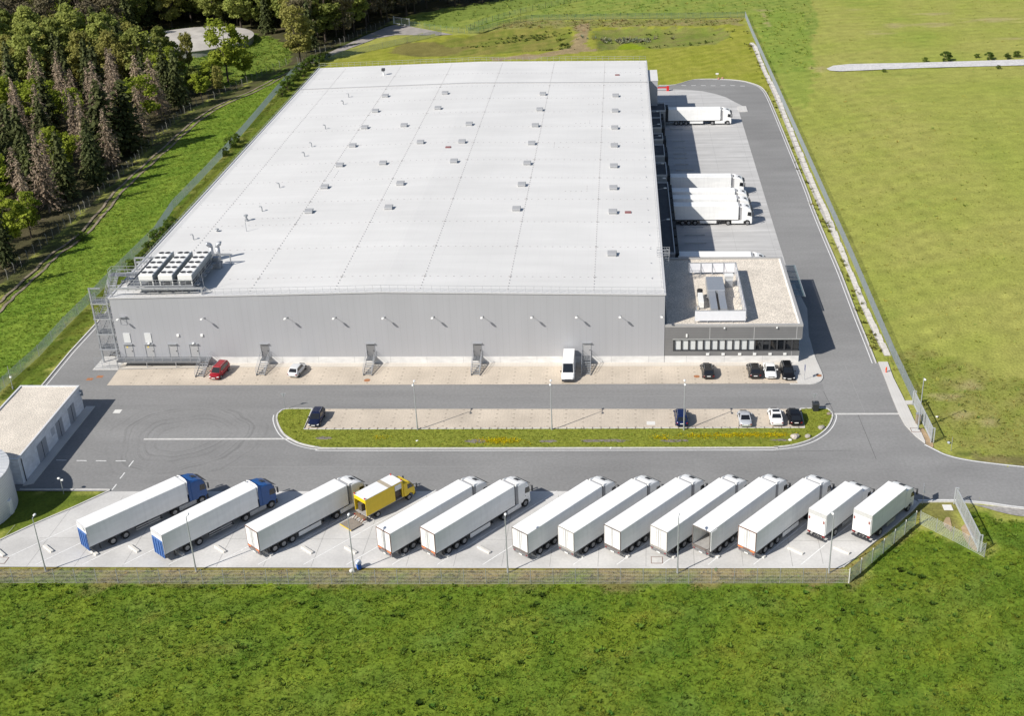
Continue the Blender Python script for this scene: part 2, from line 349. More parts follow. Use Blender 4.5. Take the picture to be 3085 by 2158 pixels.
def tint_at(X, Y):
    X = np.asarray(X, float); Y = np.asarray(Y, float)
    wx = X+0.9*wob(X, Y, 9, 0)+0.4*wob(X, Y, 3.1, 5); wy = Y+0.9*wob(X, Y, 9, 11)+0.4*wob(X, Y, 3.1, 17)
    n1 = wob(X, Y, 46, 3); n2 = wob(X, Y, 15, 9); n3 = wob(X, Y, 5, 21)
    C = np.empty(X.shape+(3,)); C[:] = (0.272, 0.300, 0.060)
    k = np.clip(0.5+0.32*n1+0.25*n2, 0, 1)[..., None]; C = C*(1-k)+np.array((0.308, 0.308, 0.078))*k
    k = np.clip(-0.45+0.5*n2-0.4*n1, 0, 0.75)[..., None]; C = C*(1-k)+np.array((0.215, 0.270, 0.045))*k
    def put(poly, col, col2=None, exact=False, amt=1.0):
        nonlocal C
        m = (pip(poly, X, Y) if exact else pip(poly, wx, wy)).astype(float)*amt
        c = np.array(col)
        if col2 is not None:
            kk = np.clip(0.5+0.35*n2+0.3*n3, 0, 1)[..., None]; c = c*(1-kk)+np.array(col2)*kk
        C = C*(1-m[..., None])+c*m[..., None]
    put(beyond, (0.185, 0.25, 0.045), (0.23, 0.265, 0.055))
    put(rightgreen, (0.185, 0.265, 0.038), (0.215, 0.28, 0.045), amt=.55)
    put(nofield, (0.255, 0.245, 0.07), (0.18, 0.215, 0.036), amt=.8)
    far = A([(2960,1360),(3300,1400),(3300,1440),(3000,1400),(2850,1372)]); put(far, (0.12, 0.15, 0.03), (0.2, 0.17, 0.07))
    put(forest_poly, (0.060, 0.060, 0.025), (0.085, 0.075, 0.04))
    put(A([(1230,50),(1600,-20),(1700,-10),(1300,80)]), (0.16, 0.21, 0.04))
    put(clearing, (0.125, 0.185, 0.025), (0.16, 0.21, 0.034))
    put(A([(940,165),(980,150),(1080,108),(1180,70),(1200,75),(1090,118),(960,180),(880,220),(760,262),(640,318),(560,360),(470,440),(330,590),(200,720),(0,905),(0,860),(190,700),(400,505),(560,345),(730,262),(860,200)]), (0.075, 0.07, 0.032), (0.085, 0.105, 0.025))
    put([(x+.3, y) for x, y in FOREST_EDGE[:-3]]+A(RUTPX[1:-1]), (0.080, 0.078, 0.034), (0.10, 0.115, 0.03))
    put(A([(60,1478),(330,1480),(213,1536),(0,1632),(-100,1680),(-60,1480)]), (0.105, 0.145, 0.018), (0.13, 0.165, 0.022))
    put(bank, (0.138, 0.222, 0.024), (0.180, 0.252, 0.032))
    put(verge_l, (0.15, 0.175, 0.025), (0.105, 0.15, 0.018))
    put(rearlawn, (0.235, 0.255, 0.03), (0.275, 0.275, 0.045))
    put(pondL, (0.16, 0.19, 0.03), (0.22, 0.20, 0.05)); put(pondR, (0.21, 0.21, 0.06), (0.16, 0.20, 0.035)); put(pondRg, (0.20, 0.26, 0.012))
    put(rim, (0.27, 0.24, 0.095), (0.19, 0.20, 0.05)); put(browny, (0.19, 0.17, 0.05)); put(berm, (0.29, 0.225, 0.12))
    put(meadow, (0.112, 0.180, 0.018), (0.152, 0.207, 0.019))
    for x, y, r in ((-60,-70,9),(-20,-66,7),(12,-72,8),(-40,-79,6),(30,-60,6),(-8,-81,9)):
        d = np.hypot(X-x, Y-y)/r; m = np.clip(1.1-d+0.35*n3, 0, 1)[..., None]*0.5; C = C*(1-m)+np.array((0.155, 0.205, 0.03))*m
    mm = pip(meadow, X, Y); k = (np.clip(-0.1+0.55*wob(X, Y, 11, 29)+.3*n3, 0, 1)*mm)[..., None]; C = C*(1-k*.6)+np.array((0.098, 0.172, 0.030))*k*.6
    k = (np.clip(-0.5+0.6*wob(X, Y, 6, 33)+.3*n3, 0, 1)*mm)[..., None]; C = C*(1-k*.5)+np.array((0.215, 0.215, 0.035))*k*.5
    put(apver2, (0.20, 0.185, 0.06), (0.125, 0.17, 0.03))
    put(apverge, (0.25, 0.195, 0.075), (0.185, 0.175, 0.045))
    put(A([(2770,1515),(2870,1515),(2890,1600),(2830,1575),(2760,1560),(2700,1590)]), (0.17, 0.18, 0.04), (0.22, 0.19, 0.07))
    for px, py, rx, ry in ((2660,96,26,6),(2700,75,40,7),(2820,72,60,6),(2990,58,70,7),(2610,50,12,4),(2560,30,14,5),(2820,40,40,4),(3050,115,30,5),(2475,206,26,7),(2895,1160,60,14),(2990,1270,30,16),(2870,1195,60,8),(2905,1250,40,10),(2300,30,22,4),(2312,68,7,12),(2300,45,8,6)):
        c = at(px, py); a = at(px+rx, py); b = at(px, py-ry)
        d = np.hypot((X-c.x)/(a.x-c.x), (Y-c.y)/(b.y-c.y)); m = np.clip(1.3-d+0.5*n3, 0, 1)[..., None]*0.55
        C = C*(1-m)+np.array((0.36, 0.285, 0.165))*m
    return np.clip(C*(1+0.07*n3[..., None]), 0.005, 1)
def heights(X, Y):
    Z = np.full(X.shape, -0.10)
    outp = ~(((X > -105) & (X < 38) & (Y > -57) & (Y < 190)))
    Z = Z+np.where(outp, 0.05*wob(X, Y, 7, 2)+0.04*wob(X, Y, 2.9, 13), 0)
    for P, dpt in ((pondL, 1.3), (pondR, 1.3)):
        cx = sum(p[0] for p in P)/len(P); cy = sum(p[1] for p in P)/len(P)
        f = np.zeros(X.shape)
        for s in (1.0, 0.93, 0.86, 0.79):
            f += pip([(cx+(p[0]-cx)*s, cy+(p[1]-cy)*s) for p in P], X, Y)
        Z -= dpt*f/4
    return Z
def axis(lo, a, b, hi, fine, coarse): return np.unique(np.concatenate([np.arange(lo, a, coarse), np.arange(a, b, fine), np.arange(b, hi+coarse, coarse)]))
gx = axis(-460, -150, 62, 460, 1.1, 4); gy = axis(-180, -92, 300, 800, 1.1, 5)
GX, GY = np.meshgrid(gx, gy); GZ = heights(GX, GY)
nx, ny = len(gx), len(gy)
me = bpy.data.meshes.new("ground")
vs = np.stack([GX.ravel(), GY.ravel(), GZ.ravel()], 1)
idx = np.arange(nx*ny).reshape(ny, nx); q = np.stack([idx[:-1,:-1], idx[:-1,1:], idx[1:,1:], idx[1:,:-1]], -1).reshape(-1, 4)
def fast_mesh(me, v, q, cols=None):
    k = q.shape[1]; me.vertices.add(len(v)); me.vertices.foreach_set("co", v.astype(np.float32).ravel())
    me.loops.add(q.size); me.loops.foreach_set("vertex_index", q.astype(np.int32).ravel())
    me.polygons.add(len(q)); me.polygons.foreach_set("loop_start", (np.arange(len(q))*k).astype(np.int32))
    try: me.polygons.foreach_set("loop_total", np.full(len(q), k, np.int32))
    except Exception: pass
    if cols is not None:
        at_ = me.attributes.new("tint", 'FLOAT_COLOR', 'POINT')
        at_.data.foreach_set("color", np.concatenate([cols, np.ones((len(cols), 1))], 1).astype(np.float32).ravel())
    me.update(calc_edges=True); me.validate(); return me
def grass_mat(name, bump=0.5, blade=False):
    m = bpy.data.materials.new(name); m.use_nodes = True; n = m.node_tree; p = n.nodes["Principled BSDF"]
    p.inputs["Roughness"].default_value = 0.9; p.inputs["Specular IOR Level"].default_value = 0.12
    a = n.nodes.new("ShaderNodeAttribute"); a.attribute_name = "tint"; n.links.new(a.outputs["Color"], p.inputs["Base Color"])
    if not blade:
        add_layer(m, noise_layer(3.2, 0.80, 1.16, detail=8, a=0.32, b=0.68)); add_layer(m, noise_layer(0.4, 0.92, 1.08, detail=6))
        tc = n.nodes.new("ShaderNodeTexCoord"); b = n.nodes.new("ShaderNodeBump"); z = n.nodes.new("ShaderNodeTexNoise"); z.inputs["Scale"].default_value = 2.4; z.inputs["Detail"].default_value = 8
        n.links.new(tc.outputs["Object"], z.inputs["Vector"]); n.links.new(z.outputs[0], b.inputs["Height"]); b.inputs["Strength"].default_value = bump; b.inputs["Distance"].default_value = 0.25
        n.links.new(b.outputs[0], p.inputs["Normal"])
    else:
        tr = n.nodes.new("ShaderNodeBsdfTranslucent"); n.links.new(a.outputs["Color"], tr.inputs[0])
        mx = n.nodes.new("ShaderNodeMixShader"); mx.inputs[0].default_value = 0.3
        n.links.new(p.outputs[0], mx.inputs[1]); n.links.new(tr.outputs[0], mx.inputs[2]); n.links.new(mx.outputs[0], n.nodes["Material Output"].inputs[0])
    return m
grassm = grass_mat("grass"); bladem = grass_mat("grass_blades", blade=True)
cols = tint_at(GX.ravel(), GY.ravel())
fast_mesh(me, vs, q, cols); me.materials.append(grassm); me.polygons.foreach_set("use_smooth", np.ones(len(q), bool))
tag(link("ground", me), kind="structure")

def in_poly_pts(poly, dens):
    xs = [p[0] for p in poly]; ys = [p[1] for p in poly]
    n = int((max(xs)-min(xs))*(max(ys)-min(ys))*dens)
    P = np.stack([rng.uniform(min(xs), max(xs), n), rng.uniform(min(ys), max(ys), n)], 1)
    return P[pip(poly, P[:,0], P[:,1])]
def in_frame(P, mg=60):
    vx = P[:,0]-CAM.x; vy = P[:,1]-CAM.y; vz = -CAM.z
    d = vx*CF.x+vy*CF.y+vz*CF.z
    X = 1542.5+FPX*(vx*CR.x+vy*CR.y+vz*CR.z)/d; Y = 1079-FPX*(vx*CU.x+vy*CU.y+vz*CU.z)/d
    return (X > -mg) & (X < 3085+mg) & (Y > -mg) & (Y < 2158+mg) & (d > 0)
def tufts(name, P, size, nb, zbase=None, up=1.0, colour=None, vary=0.22, spread=0.5, wid=0.16, big=None):
    """clumps of leaning blades standing on the points P, in one mesh"""
    P = P[in_frame(P) | (in_frame(P, 900) & (rng.random(len(P)) < .3))]; n = len(P)
    z0 = heights(P[:,0], P[:,1]) if zbase is None else np.full(n, zbase)
    T = tint_at(P[:,0], P[:,1]) if colour is None else np.tile(np.array(colour), (n, 1))
    s = size*np.clip(rng.lognormal(0, 0.33, n), .5, 1.8)
    if big is not None: s = s*np.where(rng.random(n) < big[0], big[1], 1.0)
    tb = 1+vary*rng.normal(0, 1, n)
    T = np.clip(T*tb[:, None]*np.array((1, 1, 1))+0, 0.004, 1); T[:, 0] *= 1+0.12*rng.normal(0, 1, n)
    r = rng.random((n, nb)); ang = rng.uniform(0, 6.28, (n, nb))
    bx = P[:,0:1]+np.cos(ang)*r*spread*s[:,None]; by = P[:,1:2]+np.sin(ang)*r*spread*s[:,None]
    a2 = ang+rng.normal(0, 0.7, (n, nb)); h = s[:,None]*rng.uniform(0.55, 1.1, (n, nb)); lean = h*rng.uniform(0.5, 1.5, (n, nb))*up
    wd = wid*s[:,None]*rng.uniform(0.7, 1.6, (n, nb))
    px, py = -np.sin(a2)*wd, np.cos(a2)*wd
    z = z0[:,None]-0.02+0*bx
    V = np.stack([np.stack([bx-px, by-py, z], -1), np.stack([bx+px, by+py, z], -1), np.stack([bx+np.cos(a2)*lean+px*0.5, by+np.sin(a2)*lean+py*0.5, z+h], -1), np.stack([bx+np.cos(a2)*lean-px*0.5, by+np.sin(a2)*lean-py*0.5, z+h*0.93], -1)], 2).reshape(-1, 3)
    C = np.repeat(np.clip(T[:,None,:]*rng.uniform(0.8, 1.25, (n, nb, 1)), 0.003, 1).reshape(-1, 3), 4, 0)
    Q = np.arange(len(V)).reshape(-1, 4)
    me = bpy.data.meshes.new(name); fast_mesh(me, V, Q, C); me.materials.append(bladem)
    return link(name, me)

# ------------------------------------------------------------------ roads, yards, pavements
road_outer = [(1950,262),(1984,257),(2035,255),(2090,240),(2149,238),(2200,240),(2243,245),(2283,257),(2302,271),(2318,298),(2345,361),(2377,439),(2408,514),(2436,585),(2451,628),(2489,720),(2528,811),(2552,873),(2584,957),(2615,1034),(2639,1095)]
road_right = [(2646,1092),(2669,1150),(2691,1209),(2707,1248),(2726,1282),(2756,1314),(2787,1338),(2815,1352),(2843,1366),(2878,1377),(2930,1387),(3000,1396),(3085,1405),(3200,1414),(3500,1435)]
road_low = [(3500,1572),(3200,1545),(3085,1534),(3034,1528),(2981,1520),(2924,1515),(2877,1511.5),(2767,1512)]
RO = A(road_outer); RRt = A(road_right); RL = A(road_low)
RRt.append((RRt[-1][0]+160, RRt[-1][1]-8)); RL.insert(0, (RL[0][0]+160, RL[0][1]-8))
yard = RO + RRt + RL + A([(2700,1530),(2400,1500),(1140,1500),(329,1496)]) + A([(329,1481),(60,1480)]) + [(-97,-38)] + A([(60,1230),(133,1155),(290,975)]) + [(-97.4,30),(-86,40),(-2,150)]
sheet("asphalt_yard", dedup(yard), 0.0, asphalt)
apron = A([(326,1482),(1140,1481),(1700,1481),(2690,1484),(2735,1496),(2770,1515),(2750,1537),(2699,1581),(2647,1623),(2595,1665),(2558,1696),(2542,1708),(2529,1713.5),(2000,1714),(1000,1712),(0,1709),(-300,1708),(-300,1775),(0,1629),(98,1583),(196,1541),(213,1534),(315,1487)])
apron = A([(326,1482),(1140,1481),(1700,1481),(2690,1484),(2735,1496),(2770,1515),(2750,1537),(2699,1581),(2647,1623),(2595,1665),(2558,1696),(2542,1708),(2529,1713.5),(2000,1714),(1000,1712),(0,1709),(-180,1708.5),(0,1629),(98,1583),(196,1541),(213,1534),(315,1487)])
sheet("truck_apron", apron, 0.012, concrete)
lane = A([(330,1163),(2400,1158),(2475,1150),(2500,1232),(855,1233),(300,1233)])
sheet("asphalt_lane", lane, 0.005, asphalt_new)
sheet("paver_parking", A([(322,1162),(357,1114.5),(682,1107),(1300,1105),(1900,1104),(2380,1103),(2404,1156),(1400,1159.5)]), 0.02, paver)
mb = MB().prism(A([(357,1113),(682,1107),(1300,1105.5),(1900,1104.2),(2380,1103)])+[(19.5,-0.0),(19.5,0.0),(-86.9,0.0)], 0, 0.035, sides=False)
tag(mb.build("building_footpath", paver2, fix=False), kind="structure")
corner = A([(2377,1103),(2404,1156.5),(2440,1157),(2458,1155),(2469,1150),(2475,1143),(2476,1135),(2472,1121),(2451,1069),(2437,1020)])+[(24.5,20),(23.6,31),(20.0,31),(20.0,0.0)]
sheet("corner_pavement", corner, 0.12, paver3, 0.2)
sheet("stair_pad", [(-91.0,-2.35),(-86.8,-2.35),(-86.8,2.5),(-90.9,2.5)], 0.03, kerbm, 0.1)
dock = A([(2027.6,268.7),(2071,270),(2118,274.6),(2157,283),(2188,293),(2212,306),(2220,310),(2243,321.7),(2246.5,337),(2227,338),(2260,447),(2315,628),(2343,720),(2372,812)])+[(20.9,27),(1,27),(-1,30),(-1,160)]+A([(1975,262)])
sheet("dock_yard", dedup(dock), 0.012, dockconc)
walk = A([(2646,1092),(2669,1150),(2691,1209),(2707,1248),(2726,1282),(2756,1314),(2787,1338),(2787,1331),(2771.5,1296),(2754,1268.5),(2735,1227),(2714,1185),(2691,1139.5),(2674,1092)])
sheet("gate_pavement", walk, 0.11, paver3, 0.2)
sheet("gate_link_path", A([(2724,1209),(2750,1208),(2752,1218),(2728,1220)]), 0.09, paver3, 0.15)
# island with parking
isl = A([(861.7,1234),(842,1244),(836,1248.5),(834,1264),(840,1285),(852.6,1306.5),(869,1320),(898,1335.5),(932,1345),(965,1350),(990,1352.5),(1600,1352),(2280,1350.5),(2331,1349),(2386,1343),(2438,1328),(2475,1306.5),(2496,1285),(2507,1261),(2507,1247),(2496,1236),(2481,1232),(2411,1233),(2424.5,1291),(1600,1294),(915,1296),(941,1233)])
isl_grass = MB().prism(isl, -0.05, 0.09)
o = isl_grass.build("island_lawn", grassm, fix=False); tag(o, kind="structure")
iv = np.array([v.co[:] for v in o.data.vertices]); a_ = o.data.attributes.new("tint", 'FLOAT_COLOR', 'POINT')
a_.data.foreach_set("color", np.tile(np.array((0.205,0.23,0.034,1.0)), (len(iv), 1)).astype(np.float32).ravel())
sheet("island_parking", A([(941,1233),(2411,1233),(2424.5,1291),(1600,1294),(915,1296)]), 0.02, paver)
def kerb(name, px, wd=0.22, z=0.13, k=3, closed=False):
    pts = smooth_line(A(px), k) if k else A(px)
    mb = MB(); ribbon(mb, dedup(pts), wd, -0.1, z); return tag(mb.build(name, kerbm, fix=False), kind="structure")
isl_edge = [(941,1233.5),(861.7,1234),(842,1244),(836,1250),(834,1264),(840,1285),(852.6,1306.5),(869,1320),(898,1335.5),(932,1345),(965,1350),(1000,1352.5),(1600,1352),(2280,1350.5),(2331,1349),(2386,1343),(2438,1328),(2475,1306.5),(2496,1285),(2507,1261),(2507,1248),(2497,1236.5),(2481,1232),(2411,1233)]
kerb("island_kerb", isl_edge); kerb("parking_kerb", [(941,1233.5),(915,1295.5),(1600,1293.5),(2424.5,1291),(2411,1233)], 0.18, 0.15, 0)
kerb("road_kerb", road_outer[1:], 0.2); kerb("apron_kerb", [(-150,1697),(0,1629),(98,1583),(196,1541),(213,1534),(315,1487),(326,1482),(329,1478.5),(300,1477),(60,1477)], 0.2)
kerb("left_road_kerb", [(60,1235),(133,1155),(210,1062),(290,975),(330,930)], 0.25, 0.12, 0)
kerb("corner_kerb", [(2380,1158),(2404,1158),(2440,1158),(2458,1156),(2469,1151.5),(2476,1144),(2477.5,1135),(2473,1121),(2451,1069),(2437,1020),(2420,985)], 0.16, 0.125)
kerb("gate_road_kerb", road_low, 0.2, 0.06); kerb("verge_kerb", [(2542,1708.5),(2558,1696.5),(2595,1666),(2647,1623.5),(2699,1581.5),(2750,1537.5),(2770,1515),(2800,1513)], 0.12, 0.09, 0)
# painted and built lines on the surfaces
def offset(px, d):
    L, Rr = ribbon_pts(A(px), abs(d)*2); return L if d > 0 else Rr
mb = MB()
ribbon(mb, dedup(smooth_line(offset(isl_edge[3:-3], -0.55), 3)), 0.14, 0, 0.008)
ro2 = offset(road_outer[4:], -0.55); ribbon(mb, dedup(smooth_line(ro2, 3)), 0.14, 0, 0.008)
rr2 = [(x-0.1, y-0.2) for x, y in RRt[6:]]; ribbon(mb, smooth_line(rr2, 3), 0.2, 0, 0.008)
rl2 = [(x, y+0.35) for x, y in RL]; ribbon(mb, smooth_line(rl2, 3), 0.2, 0, 0.008)
lk = [(x+0.65, y) for x, y in A([(60,1235),(133,1155),(210,1062),(290,975)])]; ribbon(mb, lk, 0.14, 0, 0.008)
for a, b in (((169,1387),(200,1387.5)),((231,1388.5),(261,1389)),((289,1389),(320,1389.5)),((348.5,1389.5),(379,1389.5)),((402,1389),(388,1407)),((376,1424.5),(361.5,1443)),((351,1460),(337.5,1477))):
    ribbon(mb, A([a, b]), 0.16, 0, 0.009)
for i in range(7):
    x = 2053+29.5*i; y = 257.0+(0.6 if i == 3 else 0)+(1.5 if i > 5 else 0); ribbon(mb, A([(x, y), (x+14, y+0.2)]), 0.3, 0, 0.009)
tag(mb.build("road_markings", paint, fix=False), kind="structure")
mb = MB(); hd = Vector((math.cos(R(50.5)), math.sin(R(50.5))))
for bx in (-24,107,248,372,508,645,777,914,1044,1181,1317,1454,1590,1727,1858,1994,2133,2270,2413):
    p = at(bx, 1702.5); x1, y1 = p.x, p.y
    L = (-37.2-y1)/hd.y if bx > 300 else (17.5 if bx > 200 else (17 if bx > 100 else 12))
    if bx == 2413: L = 18
    ribbon(mb, [(x1, y1), (x1+hd.x*L, y1+hd.y*L)], 0.13, 0, 0.02)
tag(mb.build("bay_lines", paint, fix=False), kind="structure")
jm = mat("dark_joint", (0.30, 0.295, 0.285), 0.9)
mb = MB()
for bx in [-60,80,224,369,510,651,793,937,1080,1223,1366,1511,1656,1801,1946,2092,2239,2388,2480]:
    p = at(bx, 1708 if bx < 2440 else 1700); ribbon(mb, [(p.x, p.y), (p.x+0.35, min(p.y+15.5, -36.6 if bx > 330 else p.y+9+max(0,(bx+60)/40)))], 0.05, 0, 0.017)
ribbon(mb, A([(120,1622),(2580,1631)]), 0.05, 0, 0.017)
tag(mb.build("concrete_joints", jm, fix=False), kind="structure")
mb = MB()
ribbon(mb, A([(433,1324),(933,1323)]), 0.42, 0, 0.012); ribbon(mb, A([(2514,1248),(2707,1247.5)]), 0.45, 0, 0.012)
tag(mb.build("drain_channel", kerbm, fix=False), kind="structure")
mb = MB(); stone = mat("dark_sett", (0.20, 0.17, 0.14), 0.9)
def setts(y0, y1, xs, n, skew):
    for x in xs:
        for k in range(n):
            t = k/(n-1); y = y0+(y1-y0)*t; xx = x+skew*t+random.uniform(-.04,.04)
            mb.box(xx-0.16, xx+0.16, y-0.055, y+0.055, 0.0, 0.026)
setts(-6.9, -2.1, [-83+2.5*i for i in range(42)], 5, 0.0)
setts(-20.2, -15.4, [-49.6+2.5*i for i in range(28)], 5, 0.0)
for i in range(58):
    p = at(930+i*25.9, 1294.5-i*0.06); mb.box(p.x-0.06, p.x+0.06, p.y-0.25, p.y+0.25, 0.0, 0.165)
tag(mb.build("bay_setts", stone, fix=False), kind="structure")
# dock lines and faint slab markings
mb = MB()
for y in (131.2, 120.5, 115.8, 105.8, 95.5, 90.2, 57.5, 52.5, 47.5):
    ribbon(mb, [(11.5, y), (22.5, y)], 0.1, 0, 0.02)
tag(mb.build("dock_bay_lines", paint, fix=False), kind="structure")
# far track, gravel path, swale beside the right fence
track = [(1188,74),(1227,77),(1365,103),(1322,105.5),(1192,104.5),(1133,115),(1051,146),(1000,166),(957,182),(935,190),(960,172),(1035,137),(1098,108),(1161,82)]
mb = MB()
for a_, b_ in (((2481,1180),(2516,1250)),((2300,1362),(2560,1358)),((2585,1250),(2640,1385))): ribbon(mb, A([a_, b_]), .06, 0, .009)
tag(mb.build('asphalt_seams', mat('tar_seam',(0.10,0.10,0.10),.8), fix=False), kind='structure')
mb = MB()
for a_, b_ in (((2543,1094),(2606,1244)),((1400,1196),(2380,1192)),((700,1408),(1500,1406))): ribbon(mb, A([a_, b_]), .07, 0, .0085)
tag(mb.build('paving_joint', mat('pale_seam',(0.29,0.29,0.285),.9), fix=False), kind='structure')
sheet("gate_track", A(track), -0.02, mat("old_asphalt", (0.31,0.285,0.265), 0.95, var=0.15, vscale=0.5, bump=0.4, bscale=5))
rut = A([(940,186),(900,207),(835,237),(769,272),(667,316),(588,367),(510,437),(431,508),(353,582),(322,622),(243,711),(165,767),(118,813),(39,885),(0,924),(-60,985)])
mb = MB(); rs = smooth_line(rut, 5)
for d in (-0.85, 0.85):
    L, Rr = ribbon_pts(rs, abs(d)*2); pts = L if d > 0 else Rr
    pts = [(x+0.15*math.sin(i*1.7), y+0.15*math.cos(i*1.3)) for i, (x, y) in enumerate(pts)]
    n = len(pts); LL, RR = ribbon_pts(pts, 0.8)
    ribbon(mb, pts, 0.55, 0, 0.035)
tag(mb.build("wheel_track", trackm, fix=False), kind="structure")
fp = A([(2490,207),(2500,213),(2530,215),(2780,204.5),(3085,197),(3300,191),(4300,163),(4300,145),(3300,173),(3085,179),(2780,188.5),(2560,193),(2510,198)])
sheet("gravel_path", fp, 0.10, shingle)
sl_l = [(2256,130),(2267,141),(2294,208),(2330,286),(2369,384),(2416,506),(2467,628),(2512,720),(2549,807),(2590,915),(2632,1009.5),(2664,1072)]
sl_r = [(2266,128),(2280,141),(2306,208),(2345,286),(2385,384),(2436,506),(2490,628),(2526,720),(2567,825),(2614,936),(2655,1020),(2679,1072)]
sheet("stone_swale", A(sl_l)+A(sl_r)[::-1], -0.01, mat("swale_stone", (0.42,0.40,0.375), 0.95, var=0.3, vscale=2.2, bump=0.9, bscale=5))
ch = [(a[0]*0.45+b[0]*0.55, (a[1]+b[1])/2) for a, b in zip(sl_l, sl_r)]
mb = MB()
L0 = dedup(smooth_line(A([(x+ (r[0]-x)*0.75, y+(r[1]-y)*0.75) for (x, y), r in zip(sl_l, sl_r)]), 8), 1.0)
for i in range(len(L0)-1):
    x, y = L0[i]; k = Vector((L0[i+1][0]-x, L0[i+1][1]-y)); an = math.atan2(k.y, k.x); ln = min(k.length*0.9, 3)
    c, s_ = math.cos(an), math.sin(an); j = random.uniform(-0.12, 0.12)
    q4 = [(x+c*a-s_*(b+j), y+s_*a+c*(b+j)) for a, b in ((0,-0.42),(ln,-0.42),(ln,0.42),(0,0.42))]
    mb.prism(q4, -0.1, 0.05+random.uniform(0, 0.05))
tag(mb.build("channel_slabs", mat("slab_concrete", (0.60,0.575,0.53), 0.9, var=0.18, vscale=1.2), fix=False), kind="structure")
for nm, pp in (("bare_earth", [(2895,1590),(2920,1575),(2945,1620),(2955,1660),(2930,1655),(2905,1620)]), ("bare_patch", [(2850,1560),(2862,1562),(2868,1600),(2855,1595),(2842,1578)]), ("gate_soil", [(2770,1300),(2780,1290),(2812,1340),(2800,1352),(2790,1345)]), ("roadside_grit", [(2925,1519),(3200,1549),(3200,1565),(3080,1556),(3020,1545),(2960,1528)])):
    sheet(nm, smooth_line(A(pp)+A(pp[:1]), 4)[:-1], -0.006 if nm != "roadside_grit" else -0.02, soil if nm != "roadside_grit" else mat("road_grit", (0.30,0.285,0.27), 0.95, var=0.25, vscale=2, bump=0.5, bscale=6))
for nm, pp in (("island_soil", [(1400,1324,1470,1338)]), ("island_soil", [(1625,1327,1680,1336)]), ("island_soil", [(1740,1325,1900,1336)]), ("island_soil", [(1985,1325,2080,1335)]), ("island_soil", [(2320,1325,2385,1332)]), ("island_soil", [(950,1316,1000,1328)])):
    x0, y0, x1, y1 = pp[0]; n = 22; cxp, cyp = (x0+x1)/2, (y0+y1)/2
    P = [(cxp+(x1-x0)/2*math.cos(6.283*i/n)*random.uniform(.75,1.1), cyp+(y1-y0)/2*math.sin(6.283*i/n)*random.uniform(.6,1.1)) for i in range(n)]
    sheet(nm, A(P), 0.094, mat("grey_soil", (0.20,0.175,0.155), 0.95, var=0.3, vscale=2.5, bump=0.6, bscale=6))
# ------------------------------------------------------------------ grass with blades
meadow_in = A([(x, y+3) for x, y in MT[:-1]])+[(95,-45),(95,-120),(-120,-120)]
o = tufts("meadow_grass", in_poly_pts(meadow_in, 13), 0.125, 6, vary=0.17, spread=1.0, wid=.22)
tag(o, "lush green meadow grass in front of the truck park fence", "grass", kind="stuff")
wd_ = in_poly_pts(meadow_in, 0.34); 
o = tufts("meadow_weeds", wd_, 0.135, 26, up=.8, big=(.1,1.5), colour=(0.088,0.150,0.022), vary=0.3, spread=1.0, wid=0.34)
tag(o, "dark leafy weeds dotted through the green front meadow", "weeds", kind="stuff")
o = tufts("bank_grass", in_poly_pts(bank, 9.0), 0.125, 6, vary=0.14, spread=1.0, wid=.22, big=(0.02, 1.9))
tag(o, "tall bright green grass on the strip between dirt track and wire fence", "grass", kind="stuff")
o = tufts("verge_grass", np.concatenate([in_poly_pts(verge_l, 2.0)[:9000], in_poly_pts(apverge_in, 6.0)]), 0.17, 6, vary=0.16)
tag(o, "dry olive verge grass along the fences and road edges", "grass", kind="stuff")
fld = np.concatenate([in_poly_pts(A([(2260,60),(2440,-40),(3120,-40),(3120,300),(2480,300),(2380,330),(2330,240)]), 0.10), in_poly_pts(A([(2400,360),(2480,300),(3120,300),(3120,1040),(2700,1040)]), 0.35), in_poly_pts(nofield, 3.0)])
o = tufts("field_grass", fld, 0.15, 6, vary=0.10, spread=.9, wid=.2, big=(0.015, 2.0))
tag(o, "yellow green field grass right of the long grey fence", "grass", kind="stuff")
o = tufts("lawn_grass", np.concatenate([in_poly_pts(clearing, 0.8), in_poly_pts(beyond, 0.16), in_poly_pts(rim, 0.5)]), 0.4, 6, vary=0.18)
tag(o, "rough grass beyond the rear fence and round the reservoir", "grass", kind="stuff")
ip = in_poly_pts(isl, 16)
o = tufts("island_grass", ip, 0.085, 6, zbase=0.09, colour=(0.20,0.235,0.032), vary=0.2, spread=.8, wid=.2)
tag(o, "olive grass on the parking island", "grass", kind="stuff")
fl = [rng.normal(0,1,(260,2))*np.array((1.7,0.45))+np.array(at(1508,1331)[:2])]
for px, py, n, sx in ((2190,1314,230,3.2),(2290,1314,150,2.6),(2340,1312,60,1.0),(1990,1322,50,0.8),(2120,1319,60,1.2),(1150,1320,25,0.8)):
    fl.append(rng.normal(0,1,(n,2))*np.array((sx,0.32))+np.array(at(px,py)[:2]))
o = tufts("yellow_flowers", np.concatenate(fl+[f+rng.normal(0,.25,f.shape)*np.array((1.5,.6)) for f in fl]), 0.10, 5, zbase=0.14, colour=(0.52,0.43,0.01), vary=0.18)
tag(o, "yellow flowering weeds on the parking island", "flowers", kind="stuff")
rd = []
